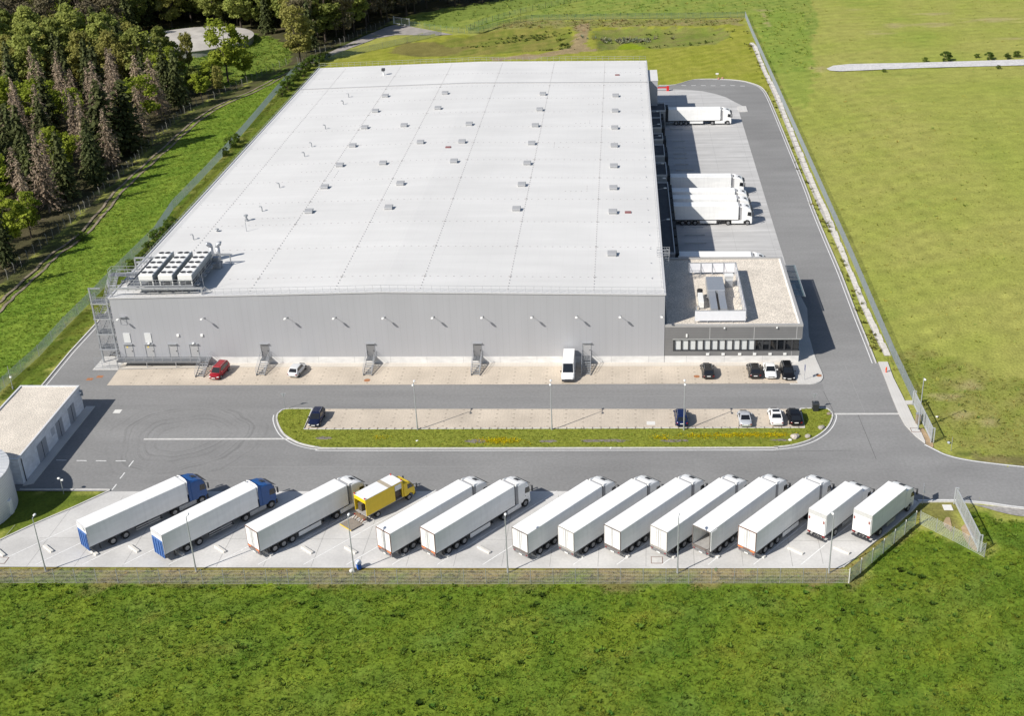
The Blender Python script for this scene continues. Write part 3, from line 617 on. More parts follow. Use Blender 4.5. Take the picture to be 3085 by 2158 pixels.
for pts, n, sx, sy in (([(1435,127),(1500,116),(1560,112),(1590,100),(1600,104)],70,3.2,0.8),([(1560,103),(1600,95),(1650,92),(1690,98)],60,3.5,0.8),([(1690,110),(1697,128),(1705,138)],60,0.8,1.2),([(1620,150),(1660,150)],18,2.5,0.5),([(1900,118),(1880,112),(1860,122)],0,1,1),([(2020,127),(2090,118),(2160,115),(2200,95)],46,5,1.4),([(1950,92),(2000,88)],16,3,1)):
    for p in pts:
        c = np.array(at(*p)[:2])
        if n: rd.append(rng.normal(0,1,(n//len(pts)+1,2))*np.array((sx,sy))+c)
rd = np.concatenate(rd)
o = tufts("dark_rushes", rd, 0.36, 12, colour=(0.075,0.10,0.022), vary=0.25)
tag(o, "dark rush tufts in the shallow basins behind the warehouse", "rushes", kind="stuff")
o = tufts("grey_reeds", rng.normal(0,1,(110,2))*np.array((5,1.6))+np.array(at(1880,112)[:2]), 0.6, 8, colour=(0.21,0.22,0.14), vary=0.25)
tag(o, "grey green reeds at the left end of the right basin", "reeds", kind="stuff")
sw = []
for l, r in zip(A(sl_l)[:-1], A(sl_l)[1:]):
    for k in range(16): t = random.random(); sw.append((l[0]+(r[0]-l[0])*t+random.gauss(-0.5,0.45), l[1]+(r[1]-l[1])*t))
o = tufts("swale_weeds", np.array(sw), 0.3, 8, zbase=0.0, colour=(0.13,0.13,0.03), vary=0.3)
tag(o, "low weeds growing along the stone drainage swale", "weeds", kind="stuff")
# ------------------------------------------------------------------ warehouse
W, D, ZE, ZR = 87.0, 153.0, 11.5, 12.25
wh = thing("warehouse", "huge white roofed warehouse with silver grey panel walls and loading docks on its right side", "warehouse", (0,0,0))
xm = -W/2
mb = MB()
mb.add([(-W,0,1.12),(0,0,1.12),(0,0,ZE),(xm,0,ZR),(-W,0,ZE)], [(0,1,2,3,4)])
mb.add([(-W,D,0),(0,D,0),(0,D,ZE),(xm,D,ZR),(-W,D,ZE)], [(4,3,2,1,0)])
mb.quad((0,0,1.12),(0,D,1.12),(0,D,ZE),(0,0,ZE)); mb.quad((-W,D,0),(-W,0,0),(-W,0,ZE),(-W,D,ZE))
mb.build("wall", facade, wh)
mb = MB(); mb.box(-W, 0, -0.03, 0.2, 0, 1.12); mb.box(-0.2, 0.03, 0.21, D, 0, 1.12); mb.build("plinth", sidewall, wh)
def rz(x): return ZE+(ZR-ZE)*(1-abs(x-xm)/(W/2))
mb = MB()
for x0, x1 in ((-W+0.05, xm), (xm, -0.05)):
    mb.quad((x0,0.1,rz(x0)+0.02),(x1,0.1,rz(x1)+0.02),(x1,130.2,rz(x1)+0.02),(x0,130.2,rz(x0)+0.02))
    mb.quad((x0,130.2,rz(x0)+0.02),(x1,130.2,rz(x1)+0.02),(x1,D-0.1,rz(x1)+0.02),(x0,D-0.1,rz(x0)+0.02))
roof = mb.build("roof", roofm, wh)
trimm = mat("roof_edge_trim", (0.56,0.56,0.57), 0.45, 0.1, var=0.05)
mb = MB()
for x0, x1 in ((-W, xm), (xm, 0)):
    for y in (0.0, D):
        mb.bar((x0,y,rz(x0)),(x1,y,rz(x1)),0.24,0.22)
for x in (-W, 0): mb.bar((x,-0.1,ZE+0.02),(x,D+0.1,ZE+0.02),0.3,0.26)
mb.build("roof_trim", trimm, wh)
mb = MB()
for x0, x1 in ((-W+.3, xm), (xm, -.3)): mb.bar((x0,130.2,rz(x0)+.08),(x1,130.2,rz(x1)+.08),.5,.16)  # grey bar across the roof joint; its tone paints the shade of a step
mb.build('roof_joint_shade_strip', mat('joint_shade_grey',(0.40,0.40,0.405),.6,.05), wh)
# lightning conductors with their holders along the roof
condm = mat("conductor_block", (0.36,0.35,0.35), 0.8)
mb = MB()
gridx = [-79.5,-64.6,-51.0,-37.6,-24.0,-10.8]; gridy = [6.5,19.5,31.5,43.5,56,67.5,79.5,91.5,103.5,115.5,127.3,140.5]
for x in gridx[1:]+[-79.5]:
    if x == -79.5 : y0 = 20
    else: y0 = 1.5
    y = y0
    while y < D-1:
        z = rz(x)+0.02; s_ = 0.05
        mb.box(x-s_, x+s_, y-0.12, y+0.12, z, z+0.09); y += 1.15
for y in gridy:
    x = -85.5
    while x < -1.5:
        if not (y < 14 and x < -70):
            z = rz(x)+0.02; mb.box(x-0.11, x+0.11, y-0.05, y+0.05, z, z+0.05)
        x += 1.25
for x in gridx[1:]:
    for y in gridy: z = rz(x)+0.02; mb.box(x-0.16, x+0.16, y-0.12, y+0.12, z, z+0.1)
for x0, y0, lx, ly in ((-69,95,6,4),(-70.5,62,7.5,5),(-71.5,35,7,5),(-16.5,94,3,-3),(-17.5,76,-3,-4),(-17,48,4,-4),(-14,110,3,-3)):
    for i in range(int(abs(lx)/1.0)): x = x0+math.copysign(i, lx); mb.box(x-0.12, x+0.12, y0-0.04, y0+0.04, rz(x)+0.02, rz(x)+0.08)
    for i in range(int(abs(ly)/1.0)): y = y0-math.copysign(i, ly); x = x0+lx; mb.box(x-0.04, x+0.04, y-0.12, y+0.12, rz(x)+0.02, rz(x)+0.08)
mb.build("lightning_conductor", condm, wh)
def railing(pts, h, step, r=0.025, rails=(1.0, 0.52), kick=False):
    mb = MB()
    for a, b in zip(pts[:-1], pts[1:]):
        a = Vector(a); b = Vector(b); n = max(1, round((b-a).length/step))
        for i in range(n+1):
            p = a+(b-a)*i/n; mb.bar(p, p+Vector((0,0,h)), r*1.7)
        for f in rails: mb.bar(a+Vector((0,0,h*f)), b+Vector((0,0,h*f)), r*2)
        if kick: mb.bar(a+Vector((0,0,0.08)), b+Vector((0,0,0.08)), 0.02, 0.14)
    return mb
railing([(-86.9,0.35,rz(-86.9)),(xm,0.35,ZR),(-0.2,0.35,ZE)], 1.0, 1.3, 0.016).build("roof_railing", galv, wh)
railing([(-86.9,D-0.3,ZE+0.3),(xm,D-0.3,ZR+0.3),(-0.2,D-0.3,ZE+0.3)], 1.05, 1.6, 0.02).build("roof_railing", galv, wh)
railing([(-86.7,14,ZE),(-86.7,D-0.3,ZE+0.1)], 0.9, 1.6, 0.016).build("roof_railing", galv, wh)
mb = MB()
for y in np.arange(3, D-2, 1.6): mb.bar((-0.45,y,ZE),(-0.45,y,ZE+0.35), 0.03)
mb.bar((-0.45,2,ZE+0.33),(-0.45,D-2,ZE+0.33),0.03)
for y in np.arange(6, D-2, 6.3): mb.box(-1.9,-1.75,y,y+0.25,ZE+0.03,ZE+0.16)
mb.build("roof_railing", galv, wh)
# smoke vents
s = 1.34364
vents = [(1380,212),(1379,246),(1378,284),(1377,324),(1376,370),(1375,419),(1374,473),(1372,567),(1217,211),(1210,246),(1200,282),(1192,322),(1182,367),(1170,415),(1158,470),(1052,281),(1036,321),(1018,365),(998,211),(982,245),(906,283),(943,322),(898,415),(872,469),(864,215),(842,249),(818,286),(791,327),(762,371),(728,420),(693,475),(859,368)]
vm = mat("vent_grey", (0.40,0.405,0.415), 0.5, 0.15, var=0.05)
mb = MB(); mb.loft([[(-0.8,-0.75,0),(0.8,-0.75,0),(0.8,0.75,0),(-0.8,0.75,0)],[(-0.8,-0.75,0.35),(0.8,-0.75,0.35),(0.8,0.75,0.55),(-0.8,0.75,0.55)]])
mb.loft([[(-0.9,-0.85,0.35),(0.9,-0.85,0.35),(0.9,0.85,0.57),(-0.9,0.85,0.57)],[(-0.82,-0.78,0.47),(0.82,-0.78,0.47),(0.82,0.78,0.69),(-0.82,0.78,0.69)]])
vme = mb.mesh("roof_vent", vm)
for x, y in vents:
    p = at(x*s, y*s+3, 11.9); o = link("roof_vent", vme, wh); o.scale = (.86,.86,.9); o.location = (p.x, p.y, rz(p.x)+0.02)
# pipe vents, red plates
mb = MB(); mb.cyl((0,0,0),(0,0,0.75),0.11,0.11,8); mb.tube([(0,0,0.75),(-0.12,0,0.95),(-0.34,0,1.0),(-0.5,0,0.9)],0.12,8)
pme = mb.mesh("vent_pipe", steel2)
for x, y in ((782,219),(770,235),(730,290),(699,330),(683,352),(627,422),(588,475),(434,537)):
    p = at(x*s, y*s, 11.7); o = link("vent_pipe", pme, wh); o.location = (p.x, p.y, rz(p.x)+0.02); o.rotation_euler = (0,0,random.uniform(-.4,.4))
p = at(553*s, 520*s, 11.7); MB().cyl((p.x,p.y,rz(p.x)),(p.x,p.y,rz(p.x)+1.9),0.06,0.05,8).build("vent_pipe", galv, wh)
p = at(553*s, 496*s, 11.7); mb = MB(); mb.box(p.x-.25,p.x+.25,p.y-.25,p.y+.25,rz(p.x),rz(p.x)+0.35); mb.cyl((p.x,p.y,rz(p.x)+.3),(p.x,p.y,rz(p.x)+1.0),0.2,0.2,10); mb.lathe([(0.42,0),(0.4,0.16),(0.05,0.3)],(p.x,p.y,rz(p.x)+1.0),10); mb.build("vent_pipe", steel2, wh)
p = at(487*s, 519*s, 11.7); mb = MB(); mb.cyl((p.x,p.y,rz(p.x)),(p.x,p.y,rz(p.x)+0.4),0.18,0.18,8); mb.lathe([(0.4,0),(0.3,0.14),(0.03,0.2)],(p.x,p.y,rz(p.x)+0.4),10); mb.build("vent_pipe", steel2, wh)
p = at(860*s, 165*s, 12.2); z = rz(p.x)+0.02; mb = MB(); mb.cyl((p.x,p.y,z),(p.x,p.y,z+1.1),0.2,0.2,8); mb.build("vent_pipe", white, wh); MB().bbox(p.x-.42,p.x+.42,p.y-.42,p.y+.42,z+1.1,z+1.75).build("pipe_cowl", dark, wh)
redp = mat("red_plate", (0.26,0.11,0.11), 0.6)
for x, y in ((1005,333),(1384,165),(1408,472)):
    p = at(x*s, y*s, 12); z = rz(p.x)+0.05; MB().box(p.x-.55,p.x+.55,p.y-.5,p.y+.5,z,z+0.1).build("red_plate", redp, wh)
# front wall fittings
def yw(px, py, y=0.0):
    d = CR*((px-1542.5)/FPX)-CU*((py-1079)/FPX)+CF; t = (y-CAM.y)/d.y; return CAM+d*t
for px in (458,644,752,862,972,1082,1193,1293,1390,1483,271):
    p = yw(px*s, 715*s); x = p.x; mb = MB(); mb.box(x-.12,x+.12,-0.1,0.0,7.9,8.15); mb.bar((x,-0.1,8.05),(x,-1.05,8.35),0.045)
    o = mb.build("wall_lamp", galv, wh); mb = MB(); mb.loft([[(x-.13,-1.05,8.3),(x+.16,-1.0,8.3),(x+.16,-1.0,8.4),(x-.16,-1.0,8.4)],[(x-.2,-1.25,8.28),(x+.2,-1.25,8.28),(x+.19,-1.25,8.42),(x-.19,-1.25,8.42)],[(x-.16,-1.6,8.33),(x+.16,-1.6,8.33),(x+.15,-1.6,8.42),(x-.15,-1.6,8.42)]]); mb.build("lamp_head", lampm, o)
doorm = mat("door_grey", (0.42,0.42,0.425), 0.5, 0.1, var=0.03); doord = mat("door_dark_grey", (0.22,0.22,0.225), 0.5, 0.1, var=0.04)
def wall_door(x0, x1, m, lamp=False, sign=False):
    h0, h1 = 1.2, 3.35
    o = MB().box(x0, x1, -0.035, 0.05, h0, h1).build("door", m, wh)
    mb = MB(); mb.box(x0-.09, x0, -0.09, 0.05, h0, h1+.1); mb.box(x1, x1+.05, -0.05, 0.05, h0, h1+.1); mb.box(x0-.12, x1+.12, -0.32, 0.05, h1+.1, h1+.17); mb.build("frame", steel2, o)
    MB().box(x1-.2, x1-.1, -0.1, -0.03, h0+.95, h0+1.1).build("handle", dark, o)
    if lamp: MB().lathe([(0.02,0),(0.2,0.05),(0.22,0.16),(0.1,0.26),(0.01,0.28)],((x0+x1)/2+.1,-0.2,h1+.17),10).build("door_lamp", lampm, wh)
    if sign: MB().cyl(((x0+x1)/2-.2,-0.05,h0+1.75),((x0+x1)/2-.2,-0.036,h0+1.75),0.16,0.16,10).build("sign", mat("warning_yellow",(0.7,0.55,0.15),0.5), o)
for x0, x1, l, g in ((-86.0,-84.7,False,True),(-82.55,-81.25,True,True),(-78.7,-77.4,False,False),(-75.25,-73.95,True,False)): wall_door(x0, x1, doorm, l, g)
for x, m in ((-63.05,doord),(-46.0,doord),(-29.05,doord),(-11.95,doorm)): wall_door(x-.62, x+.62, m)
louv = mat("white_louvre", (0.68,0.69,0.69), 0.5, var=0.04); add_layer(louv, lines(2, 0.16, 0.04, 0.72))
for x0, x1 in ((-85.85,-84.75),(-82.35,-81.3)):
    o = MB().box(x0, x1, -0.08, 0.02, 3.75, 5.4).build("louvre", louv, wh)
for x in (-76.85,-72.95): MB().bbox(x-.2,x+.2,-0.16,0.02,4.8,5.2,0.02).build("outlet_box", lampm, wh)
mb = MB(); mb.bar((-85.95,-0.25,8.35),(-84.75,-0.25,8.35),0.24,0.16); mb.bar((-85.85,-0.03,8.3),(-85.85,-0.03,6.95),0.05); mb.bar((-84.85,-0.03,8.3),(-84.85,-0.03,6.95),0.05); mb.bar((-85.85,-0.03,6.95),(-84.85,-0.03,6.95),0.05); mb.build("hatch_frame", galv, wh)
# loading dock houses on the right wall
podm = mat("dock_house_wall", (0.34,0.345,0.35), 0.6, 0.05, var=0.06); podr = mat("dock_house_roof", (0.085,0.09,0.10), 0.85, var=0.15, vscale=0.8)
pods = [(128.5,135.6,4.3,5.0),(122.3,128.4,2.95,5.0),(108.9+4.7,122.2,2.9,5.0),(104.0,108.9,2.95,5.0),(91.4,99.9,2.95,5.0),(77.9,86.6,3.0,5.0),(33.6,73.2,2.95,5.0)]
for y0, y1, xr, h in pods:
    o = MB().box(0.04, xr, y0, y1, 1.13 if xr < 3.5 else 0, h-0.35).build("dock_house", podm, wh)
    MB().box(0.04, xr, y0, y1, 0.0, 1.12).build("dock_base", kerbm, o) if xr < 3.5 else None
    MB().box(0.05, xr-0.12, y0+.12, y1-.12, h-0.349, h-0.30).build("dock_roof", podr, o)
    mb = MB(); mb.box(0.04, xr+.03, y0-.03, y0+.13, h-.35, h); mb.box(0.04, xr+.03, y1-.13, y1+.03, h-.35, h); mb.box(xr-.13, xr+.03, y0+.13, y1-.13, h-.35, h); mb.build("dock_rim", trimm, o)
for y in (36.3,40.7,45.1,49.5,53.9,58.3,62.3,66.7,71.1,80.5,84.2,93.6,97.6,106.5,116,119.8,125.3,133.6):
    xr = 4.3 if y > 128.5 else 2.95
    mb = MB(); mb.box(xr+.04, xr+.75, y-1.75, y-1.35, 1.0, 4.5); mb.box(xr+.04, xr+.75, y+1.35, y+1.75, 1.0, 4.5); mb.box(xr+.04, xr+.75, y-1.35, y+1.35, 4.05, 4.5); mb.box(xr+.035, xr+.06, y-1.35, y+1.35, 1.13, 4.05)
    mb.build("dock_shelter", mat("shelter_black",(0.028,0.029,0.032),0.8), wh)
for y in (121.0,110.0,100.5,80.0,70.2,64.0,46.0,134.5):
    mb = MB(); mb.bar((0.03,y,6.3),(1.9,y,6.75),0.06); o = mb.build("wall_lamp", galv, wh); MB().bbox(1.8,2.4,y-.2,y+.2,6.7,6.85,0.04).build("lamp_head", lampm, o)
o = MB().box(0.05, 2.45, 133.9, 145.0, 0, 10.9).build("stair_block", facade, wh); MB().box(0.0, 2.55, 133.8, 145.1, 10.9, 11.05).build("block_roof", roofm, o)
mb = MB()
for y in (128.7,118.5,108.4,104.8,113.2,100.2,96,92,88,59.6,55.2,50.8,46.4,42): mb.box(5.6, 9.6 if y < 100 else 8.6, y-.14, y+.14, 0, 0.28)
tag(mb.build("dock_wheel_guides", mat("guide_concrete",(0.48,0.48,0.47),0.8), fix=False), kind="structure")
# ------------------------------------------------------------------ outside stairs
def flight(mb, x0, x1, ya, za, yb, zb, n=None):
    n = n or max(2, round(abs(za-zb)/0.18))
    for i in range(1, n):
        t = i/n; y = ya+(yb-ya)*t; z = za+(zb-za)*t; mb.box(x0+.04, x1-.04, y-.14, y+.14, z-.03, z)
    for x in (x0, x1): mb.bar((x,ya,za-.1),(x,yb,zb-.08 if zb > 0.2 else zb+.08),0.05,0.24)
def stair(x, label):
    t = thing("metal_stair", label, "stairs", (x, 0, 0), 0, "metal stairs to the doors in the front wall")
    MB().box(-.72,.72,-1.45,-0.04,1.08,1.17).build("landing", grate, t)
    mb = MB(); flight(mb, -.66, .66, -1.45, 1.15, -4.5, 0.0, 7); mb.build("flight", steel2, t)
    mb = MB()
    for sx in (-.68,.68):
        for y, z in ((-.1,1.17),(-1.45,1.17),(-4.4,0.05)): mb.bar((sx,y,z),(sx,y,z+1.05),0.045)
        for h in (1.05,.55): mb.bar((sx,-.1,1.17+h),(sx,-1.45,1.17+h),0.045); mb.bar((sx,-1.45,1.17+h),(sx,-4.4,.05+h),0.045)
        mb.bar((sx,-1.4,0),(sx,-1.4,1.1),0.06)
    mb.build("railing", galv, t); return t
stair(-62.95, "metal stair up to a dark door, left of the silver hatchback"); stair(-45.95, "metal stair up to a dark door, behind the round brown manhole cover")
stair(-29.05, "metal stair up to a dark door, third free standing stair from the left"); stair(-12.0, "metal stair up to a light grey door, right beside the white van")
t = thing("access_gantry", "long low metal walkway with a stair, under four grey doors at the warehouse's left front", "walkway", (-80,0,0))
MB().box(-7.1,7.6,-1.65,-0.04,1.07,1.17).build("deck", grate, t)
mb = MB()
for x in (-7,-2.2,2.6,6.9): mb.bar((x,-1.55,0),(x,-1.55,1.07),0.09); mb.bar((x,-.2,0),(x,-.2,1.07),0.09)
mb.bar((-7.1,-1.62,1.05),(7.6,-1.62,1.05),0.06,0.2); mb.build("frame", galv, t)
r_ = railing([(-7.1,-.1,1.17),(-7.1,-1.6,1.17),(6.6,-1.6,1.17)],1.05,1.6,0.024); r_.v += []; r_.build("railing", galv, t)
mb = MB(); flight(mb, 6.75, 8.05, -1.65, 1.15, -5.05, 0.0, 7); mb.build("flight", steel2, t)
mb = MB()
for sx in (6.73,8.07):
    for h in (1.05,.55): mb.bar((sx,-1.6,1.17+h),(sx,-5.0,.05+h),0.045)
    for y, z in ((-1.6,1.17),(-5.0,0.05)): mb.bar((sx,y,z),(sx,y,z+1.05),0.045)
for h in (1.05,.55): mb.bar((8.07,-.1,1.17+h),(8.07,-1.6,1.17+h),0.045)
MB().box(7.6,8.1,-1.65,-.04,1.07,1.17).build("deck_end", grate, t)
mb.build("stair_railing", galv, t)
t = thing("stair_tower", "tall open steel stair tower at the warehouse's left front corner", "stair tower", (-88.8,0.3,0))
mb = MB()
for x in (-1.35,1.15):
    for y in (0.12,7.3): mb.bar((x,y,0),(x,y,13.1 if (x < 0 and y < 1) else 11.4),0.24,0.24)
for z in (2.4,5.1,7.8,10.45): mb.bar((-1.35,7.3,z),(1.15,7.3,z),0.14,0.2)
mb.bar((-1.35,0.12,13.0),(0.5,0.12,13.0),0.16,0.2)
mb.build("columns", steel2, t)
for z in (2.4,5.1,7.8,10.45):
    o = MB().box(-1.5,1.38,0.0,2.1,z-.05,z).build("landing", grate, t); mb = MB()
    mb.bar((-1.5,-.02,z-.06),(1.4,-.02,z-.06),0.1,0.24); mb.bar((-1.52,0,z-.06),(-1.52,2.1,z-.06),0.1,0.24); mb.build("edge_beam", galv, o)
    railing([(-1.5,2.1,z),(-1.5,0.02,z),(1.38,0.02,z)],1.05,1.0,0.025,(1.0,.6,.3)).build("railing", galv, o)
for z in (1.15,3.75,6.45,9.15): MB().box(-1.5,1.3,5.7,7.3,z-.05,z).build("rear_landing", grate, t)
for z0, zi, z1 in ((0,1.15,2.4),(2.4,3.75,5.1),(5.1,6.45,7.8),(7.8,9.15,10.45)):
    mb = MB(); flight(mb,-1.3,-.1,2.1,z0,5.7,zi); flight(mb,.05,1.25,5.7,zi,2.1,z1)
    for x in (-1.3,-.1): mb.bar((x,2.1,z0+1),(x,5.7,zi+1),0.04); mb.bar((x,2.1,z0+.5),(x,5.7,zi+.5),0.04)
    for x in (.05,1.25): mb.bar((x,5.7,zi+1),(x,2.1,z1+1),0.04); mb.bar((x,5.7,zi+.5),(x,2.1,z1+.5),0.04)
    mb.build("flight", steel2, t)
mb = MB(); flight(mb,0.2,1.35,2.0,10.45,5.6,12.8)
for x in (.2,1.35): mb.bar((x,2,11.5),(x,5.6,13.85),0.05); mb.bar((x,2,11.0),(x,5.6,13.35),0.05)
mb.build("flight", galv, t)
MB().box(-.2,4.9,5.6,7.2,12.72,12.8).build("bridge", grate, t)
railing([(-.2,5.6,12.8),(-.2,7.2,12.8),(4.9,7.2,12.8)],1.05,1.2,0.028,(1,.55)).build("railing", galv, t)
railing([(1.5,5.6,12.8),(4.9,5.6,12.8)],1.05,1.2,0.028,(1,.55)).build("railing", galv, t)
railing([(-1.8,-2.3,0),(1.9,-2.3,0)],2.0,1.3,0.02,(1,.85,.7,.55,.4,.25,.1)).build("cage_fence", galv, t)
# ------------------------------------------------------------------ rooftop plant
t = thing("plant_platform", "steel platform on beams at the left front corner of the warehouse roof", "platform", (-79,0,ZE))
mb = MB()
for y in (0.45,11.6):
    mb.bar((-7.7,y,1.4),(7.2,y,1.4),0.22,0.34)
    for x in (-7.6,7.0): mb.bar((x,y,0.1),(x,y,1.3),0.2)
for x in (-3.6,-1.2,1.0,3.6,5.4): mb.bar((x,0.6,1.2),(x,11.5,1.2),0.16,0.3)
for x in (-4.8,-2.6,-.6,1.6,3.2): mb.bar((x,0.35,1.1),(x,0.35,1.5),0.12)
mb.build("beams", galv, t)
MB().box(-5.0,5.75,0.75,12.4,1.55,1.66).build("deck", grate, t)
railing([(-5,12.4,1.66),(-5,0.8,1.66),(5.7,0.8,1.66),(5.7,12.4,1.66)],1.05,1.15,0.028,(1,.55),True).build("railing", galv, t)
mb = MB()
for y in np.arange(1.5,12,1.7): mb.box(5.75,6.35,y,y+1.0,1.5,1.58)
mb.build("side_treads", galv, t)
mb = MB(); mb.bar((-7.6,7.5,1.2),(-5,7.5,1.2),0.2,0.3); mb.bar((-7.6,7.5,0.1),(-7.6,7.5,1.2),0.2); mb.bar((-7.6,11.5,.1),(-7.6,11.5,2.2),0.2); mb.bar((-7.6,11.5,2.2),(-4,11.5,2.2),0.2,0.24); mb.build("outer_frame", galv, t)
proto = None
for k, (x, lb) in enumerate(((-80.85,"leftmost of the three white dry coolers with ten fans on the roof platform"),(-77.7,"middle of the three white dry coolers with ten fans on the roof platform"),(-74.55,"rightmost of the three white dry coolers, beside the platform's long side railing"))):
    if proto is None:
        proto = t = thing("dry_cooler", lb, "cooling unit", (x,1.0,ZE+1.66), 0, "dry coolers on the roof platform")
        MB().bbox(-1.15,1.15,0,10.4,0.75,1.75,0.06).build("casing", coolw, t)
        mb = MB(); mb.box(1.152,1.2,0.15,10.25,0.8,1.62); mb.box(-1.2,-1.152,0.15,10.25,0.8,1.62); mb.build("coil", mat("coil_grey",(0.27,0.30,0.32),0.5,0.3), t)
        mb = MB()
        for y in (0.15,3.5,6.9,10.2):
            for sx in (-1.0,1.0): mb.box(sx-.09,sx+.09,y-.09,y+.09,0,0.75)
        mb.build("legs", coolw, t)
        for i in range(5):
            for sx in (-.53,.53):
                o = MB().lathe([(0.52,1.75),(0.52,1.83),(0.49,1.84)],(sx,1.05+i*2.08,0),16).build("fan", coolw, t)
                mb = MB(); mb.lathe([(0.46,1.842),(0.45,1.87),(0.02,1.89)],(sx,1.05+i*2.08,0),16)
                for a in range(4):
                    c = Vector((sx,1.05+i*2.08,1.895)); d = Vector((math.cos(a*.785),math.sin(a*.785),0))*.42; mb.bar(c-d,c+d,0.015)
                mb.build("grille", dark, o)
    else: dup(proto, (x,1.0,ZE+1.66), 0, lb)
for px, py, lb, ang in ((640,778,"domed exhaust cowl behind the roof coolers, left of the two",R(200)),(660,778,"curved exhaust cowl behind the roof coolers, right of the two",R(20))):
    p = at(px, py, 12.0); t = thing("exhaust_cowl", lb, "exhaust", (p.x,p.y,rz(p.x)), ang, "exhaust cowls behind the dry coolers")
    MB().cyl((0,0,0),(0,0,2.3),0.36,0.36,16).build("duct", galv, t, True)
    mb = MB(); rings = []
    for i in range(6):
        a = R(i*22); c = Vector((0.5-0.5*math.cos(a), 0, 2.3+0.55*math.sin(a))); n1 = Vector((math.cos(a),0,-math.sin(a)))
        rings.append([c+(n1*math.cos(q)*0.38+Vector((0,1,0))*math.sin(q)*0.38) for q in [6.283*j/14 for j in range(14)]])
    mb.loft(rings); mb.build("hood", galv, t, True)
p = at(664,800,12); t = thing("air_intake", "dark boxy duct intake standing right of the roof coolers", "duct", (p.x-0.3,p.y-0.5,rz(p.x)))
MB().bbox(-.65,.65,-.6,.6,0,1.1).build("base", galv, t); MB().bbox(-.5,.5,-.45,.45,1.1,2.0).build("hood", steel2, t)
mb = MB(); mb.bar((-1.2,1.2,1.9),(2.0,1.2,1.9),0.3); mb.bar((1.9,1.2,0),(1.9,1.2,1.9),0.16); mb.build("pipe_bracket", steel2, t)
p = at(615,886,11.6); t = thing("lightning_rod", "thin tall lightning rod on a tripod at the roof's front edge beside the platform", "lightning rod", (p.x,p.y+.6,rz(p.x)))
MB().cyl((0,0,0.1),(-.3,.2,4.6),0.035,0.015,6).build("rod", galv, t); mb = MB()
for a in (0,2.1,4.2): mb.bar((0,0,.8),(0.9*math.cos(a),.9*math.sin(a),.08),0.05); mb.box(.9*math.cos(a)-.2,.9*math.cos(a)+.2,.9*math.sin(a)-.2,.9*math.sin(a)+.2,0,.1)
mb.build("tripod", kerbm, t)
# ------------------------------------------------------------------ office annex
of = thing("office_annex", "low grey office annex with a band of windows and a gravel roof", "office building", (0,0,0))
OX1, OY1, ZO = 20.87, 27.7, 6.4
mb = MB(); mb.box(0.06, OX1, 0.0, OY1, 4.0, 6.05); mb.box(0.06, OX1-.28, 0.02, OY1-.2, 1.14, 1.93); mb.box(0.06, 1.35, 0.021, 1.0, 1.931, 3.999); mb.build("wall", darkclad, of)
MB().box(0.07, OX1-.45, 0.32, OY1-.3, 1.931, 3.999).build("window_recess", mat("recess_dark",(0.05,0.052,0.055),0.6), of)
MB().box(0.06, OX1-.36, -0.02, OY1-.25, 0, 1.13).build("plinth", sidewall, of)
MB().box(0.4, OX1-.38, 0.4, OY1-.38, 6.05, 6.12).build("gravel_roof", gravel, of)
trimg = mat("parapet_grey",(0.38,0.375,0.37),.5,.1,var=.05); mb = MB(); mb.box(0.06,OX1+.04,-.04,.4,6.05,6.42); mb.box(0.06,OX1+.04,OY1-.38,OY1+.04,6.05,6.42); mb.box(OX1-.38,OX1+.04,.4,OY1-.38,6.05,6.42); mb.build("parapet", trimg, of)
MB().box(OX1-.62, OX1-.385, 0.45, OY1-.42, 6.12, 6.2).build("roof_flashing", lampm, of)
mb = MB()
for x in (6.9,13.6,20.0): mb.box(x-.05,x+.05,-.012,0.0,4.0,6.04); 
for x in (6.9,13.6,19.4): mb.box(x-.04,x+.04,.008,.02,1.15,1.92)
mb.build("cladding_joint", mat("joint_silver",(0.42,0.42,0.42),0.5,0.1), of)
MB().box(1.25, OX1-.2, -.06, .02, 3.92, 4.06).build("window_head", mat("head_grey",(0.36,0.37,0.365),0.5), of)
n = 17; x0 = 1.4; wdt = (20.4-1.4)/n
fr_m = mat("window_frame", (0.045,0.047,0.052), 0.5)
for i in range(n):
    a = x0+i*wdt; b = a+wdt
    o = thing_o = MB().box(a+.0, a+.24, .05, .31, 1.94, 3.92).box(a+.24, b-.002, .05, .31, 1.94, 2.14).box(a+.24, b-.002, .05, .31, 3.82, 3.92).build("window", fr_m, of)
    MB().box(a+.24, b-.002, .2, .26, 2.14, 3.82).build("pane", blind if i < 11 else glass, o)
o = MB().box(20.42,20.48,.3,9.0,1.94,3.98).build("side_window", glass, of)
for i, px in enumerate((2132,2178.5,2228.5,2273.6,2320,2364.5)):
    p = yw(px, 1067); MB().bbox(p.x-.24,p.x+.24,-.12,.02,1.3,1.62,.02).build("outlet_box", lampm, of)
for px, py in ((2183,988),(2341,987)):
    p = yw(px, py); MB().lathe([(0.02,0),(.14,.05),(.12,.2),(.02,.25)],(p.x,-.14,p.z-.1),8).build("wall_camera", lampm, of)
p = yw(2069,1011); MB().bbox(p.x-.12,p.x+.12,-.14,.0,p.z-.25,p.z+.25,.03).build("wall_camera", lampm, of)
t = thing("roof_ladder_cage", "caged roof ladder at the warehouse roof edge above the office roof", "ladder", (0.5,15.2,6.2))
mb = MB()
for x in (0.0,0.55): mb.bar((x,0,0),(x,0,6.6),0.05)
for z in np.arange(.3,6.4,.3): mb.bar((0,0,z),(.55,0,z),0.03)
mb.build("ladder", galv, t)
mb = MB(); c_ = [(-.1,0),(-.1,.6),(.25,.85),(.65,.6),(.65,0)]
for z in np.arange(2.4,6.7,.8):
    for a, b in zip(c_[:-1], c_[1:]): mb.bar((*a,z),(*b,z),0.05)
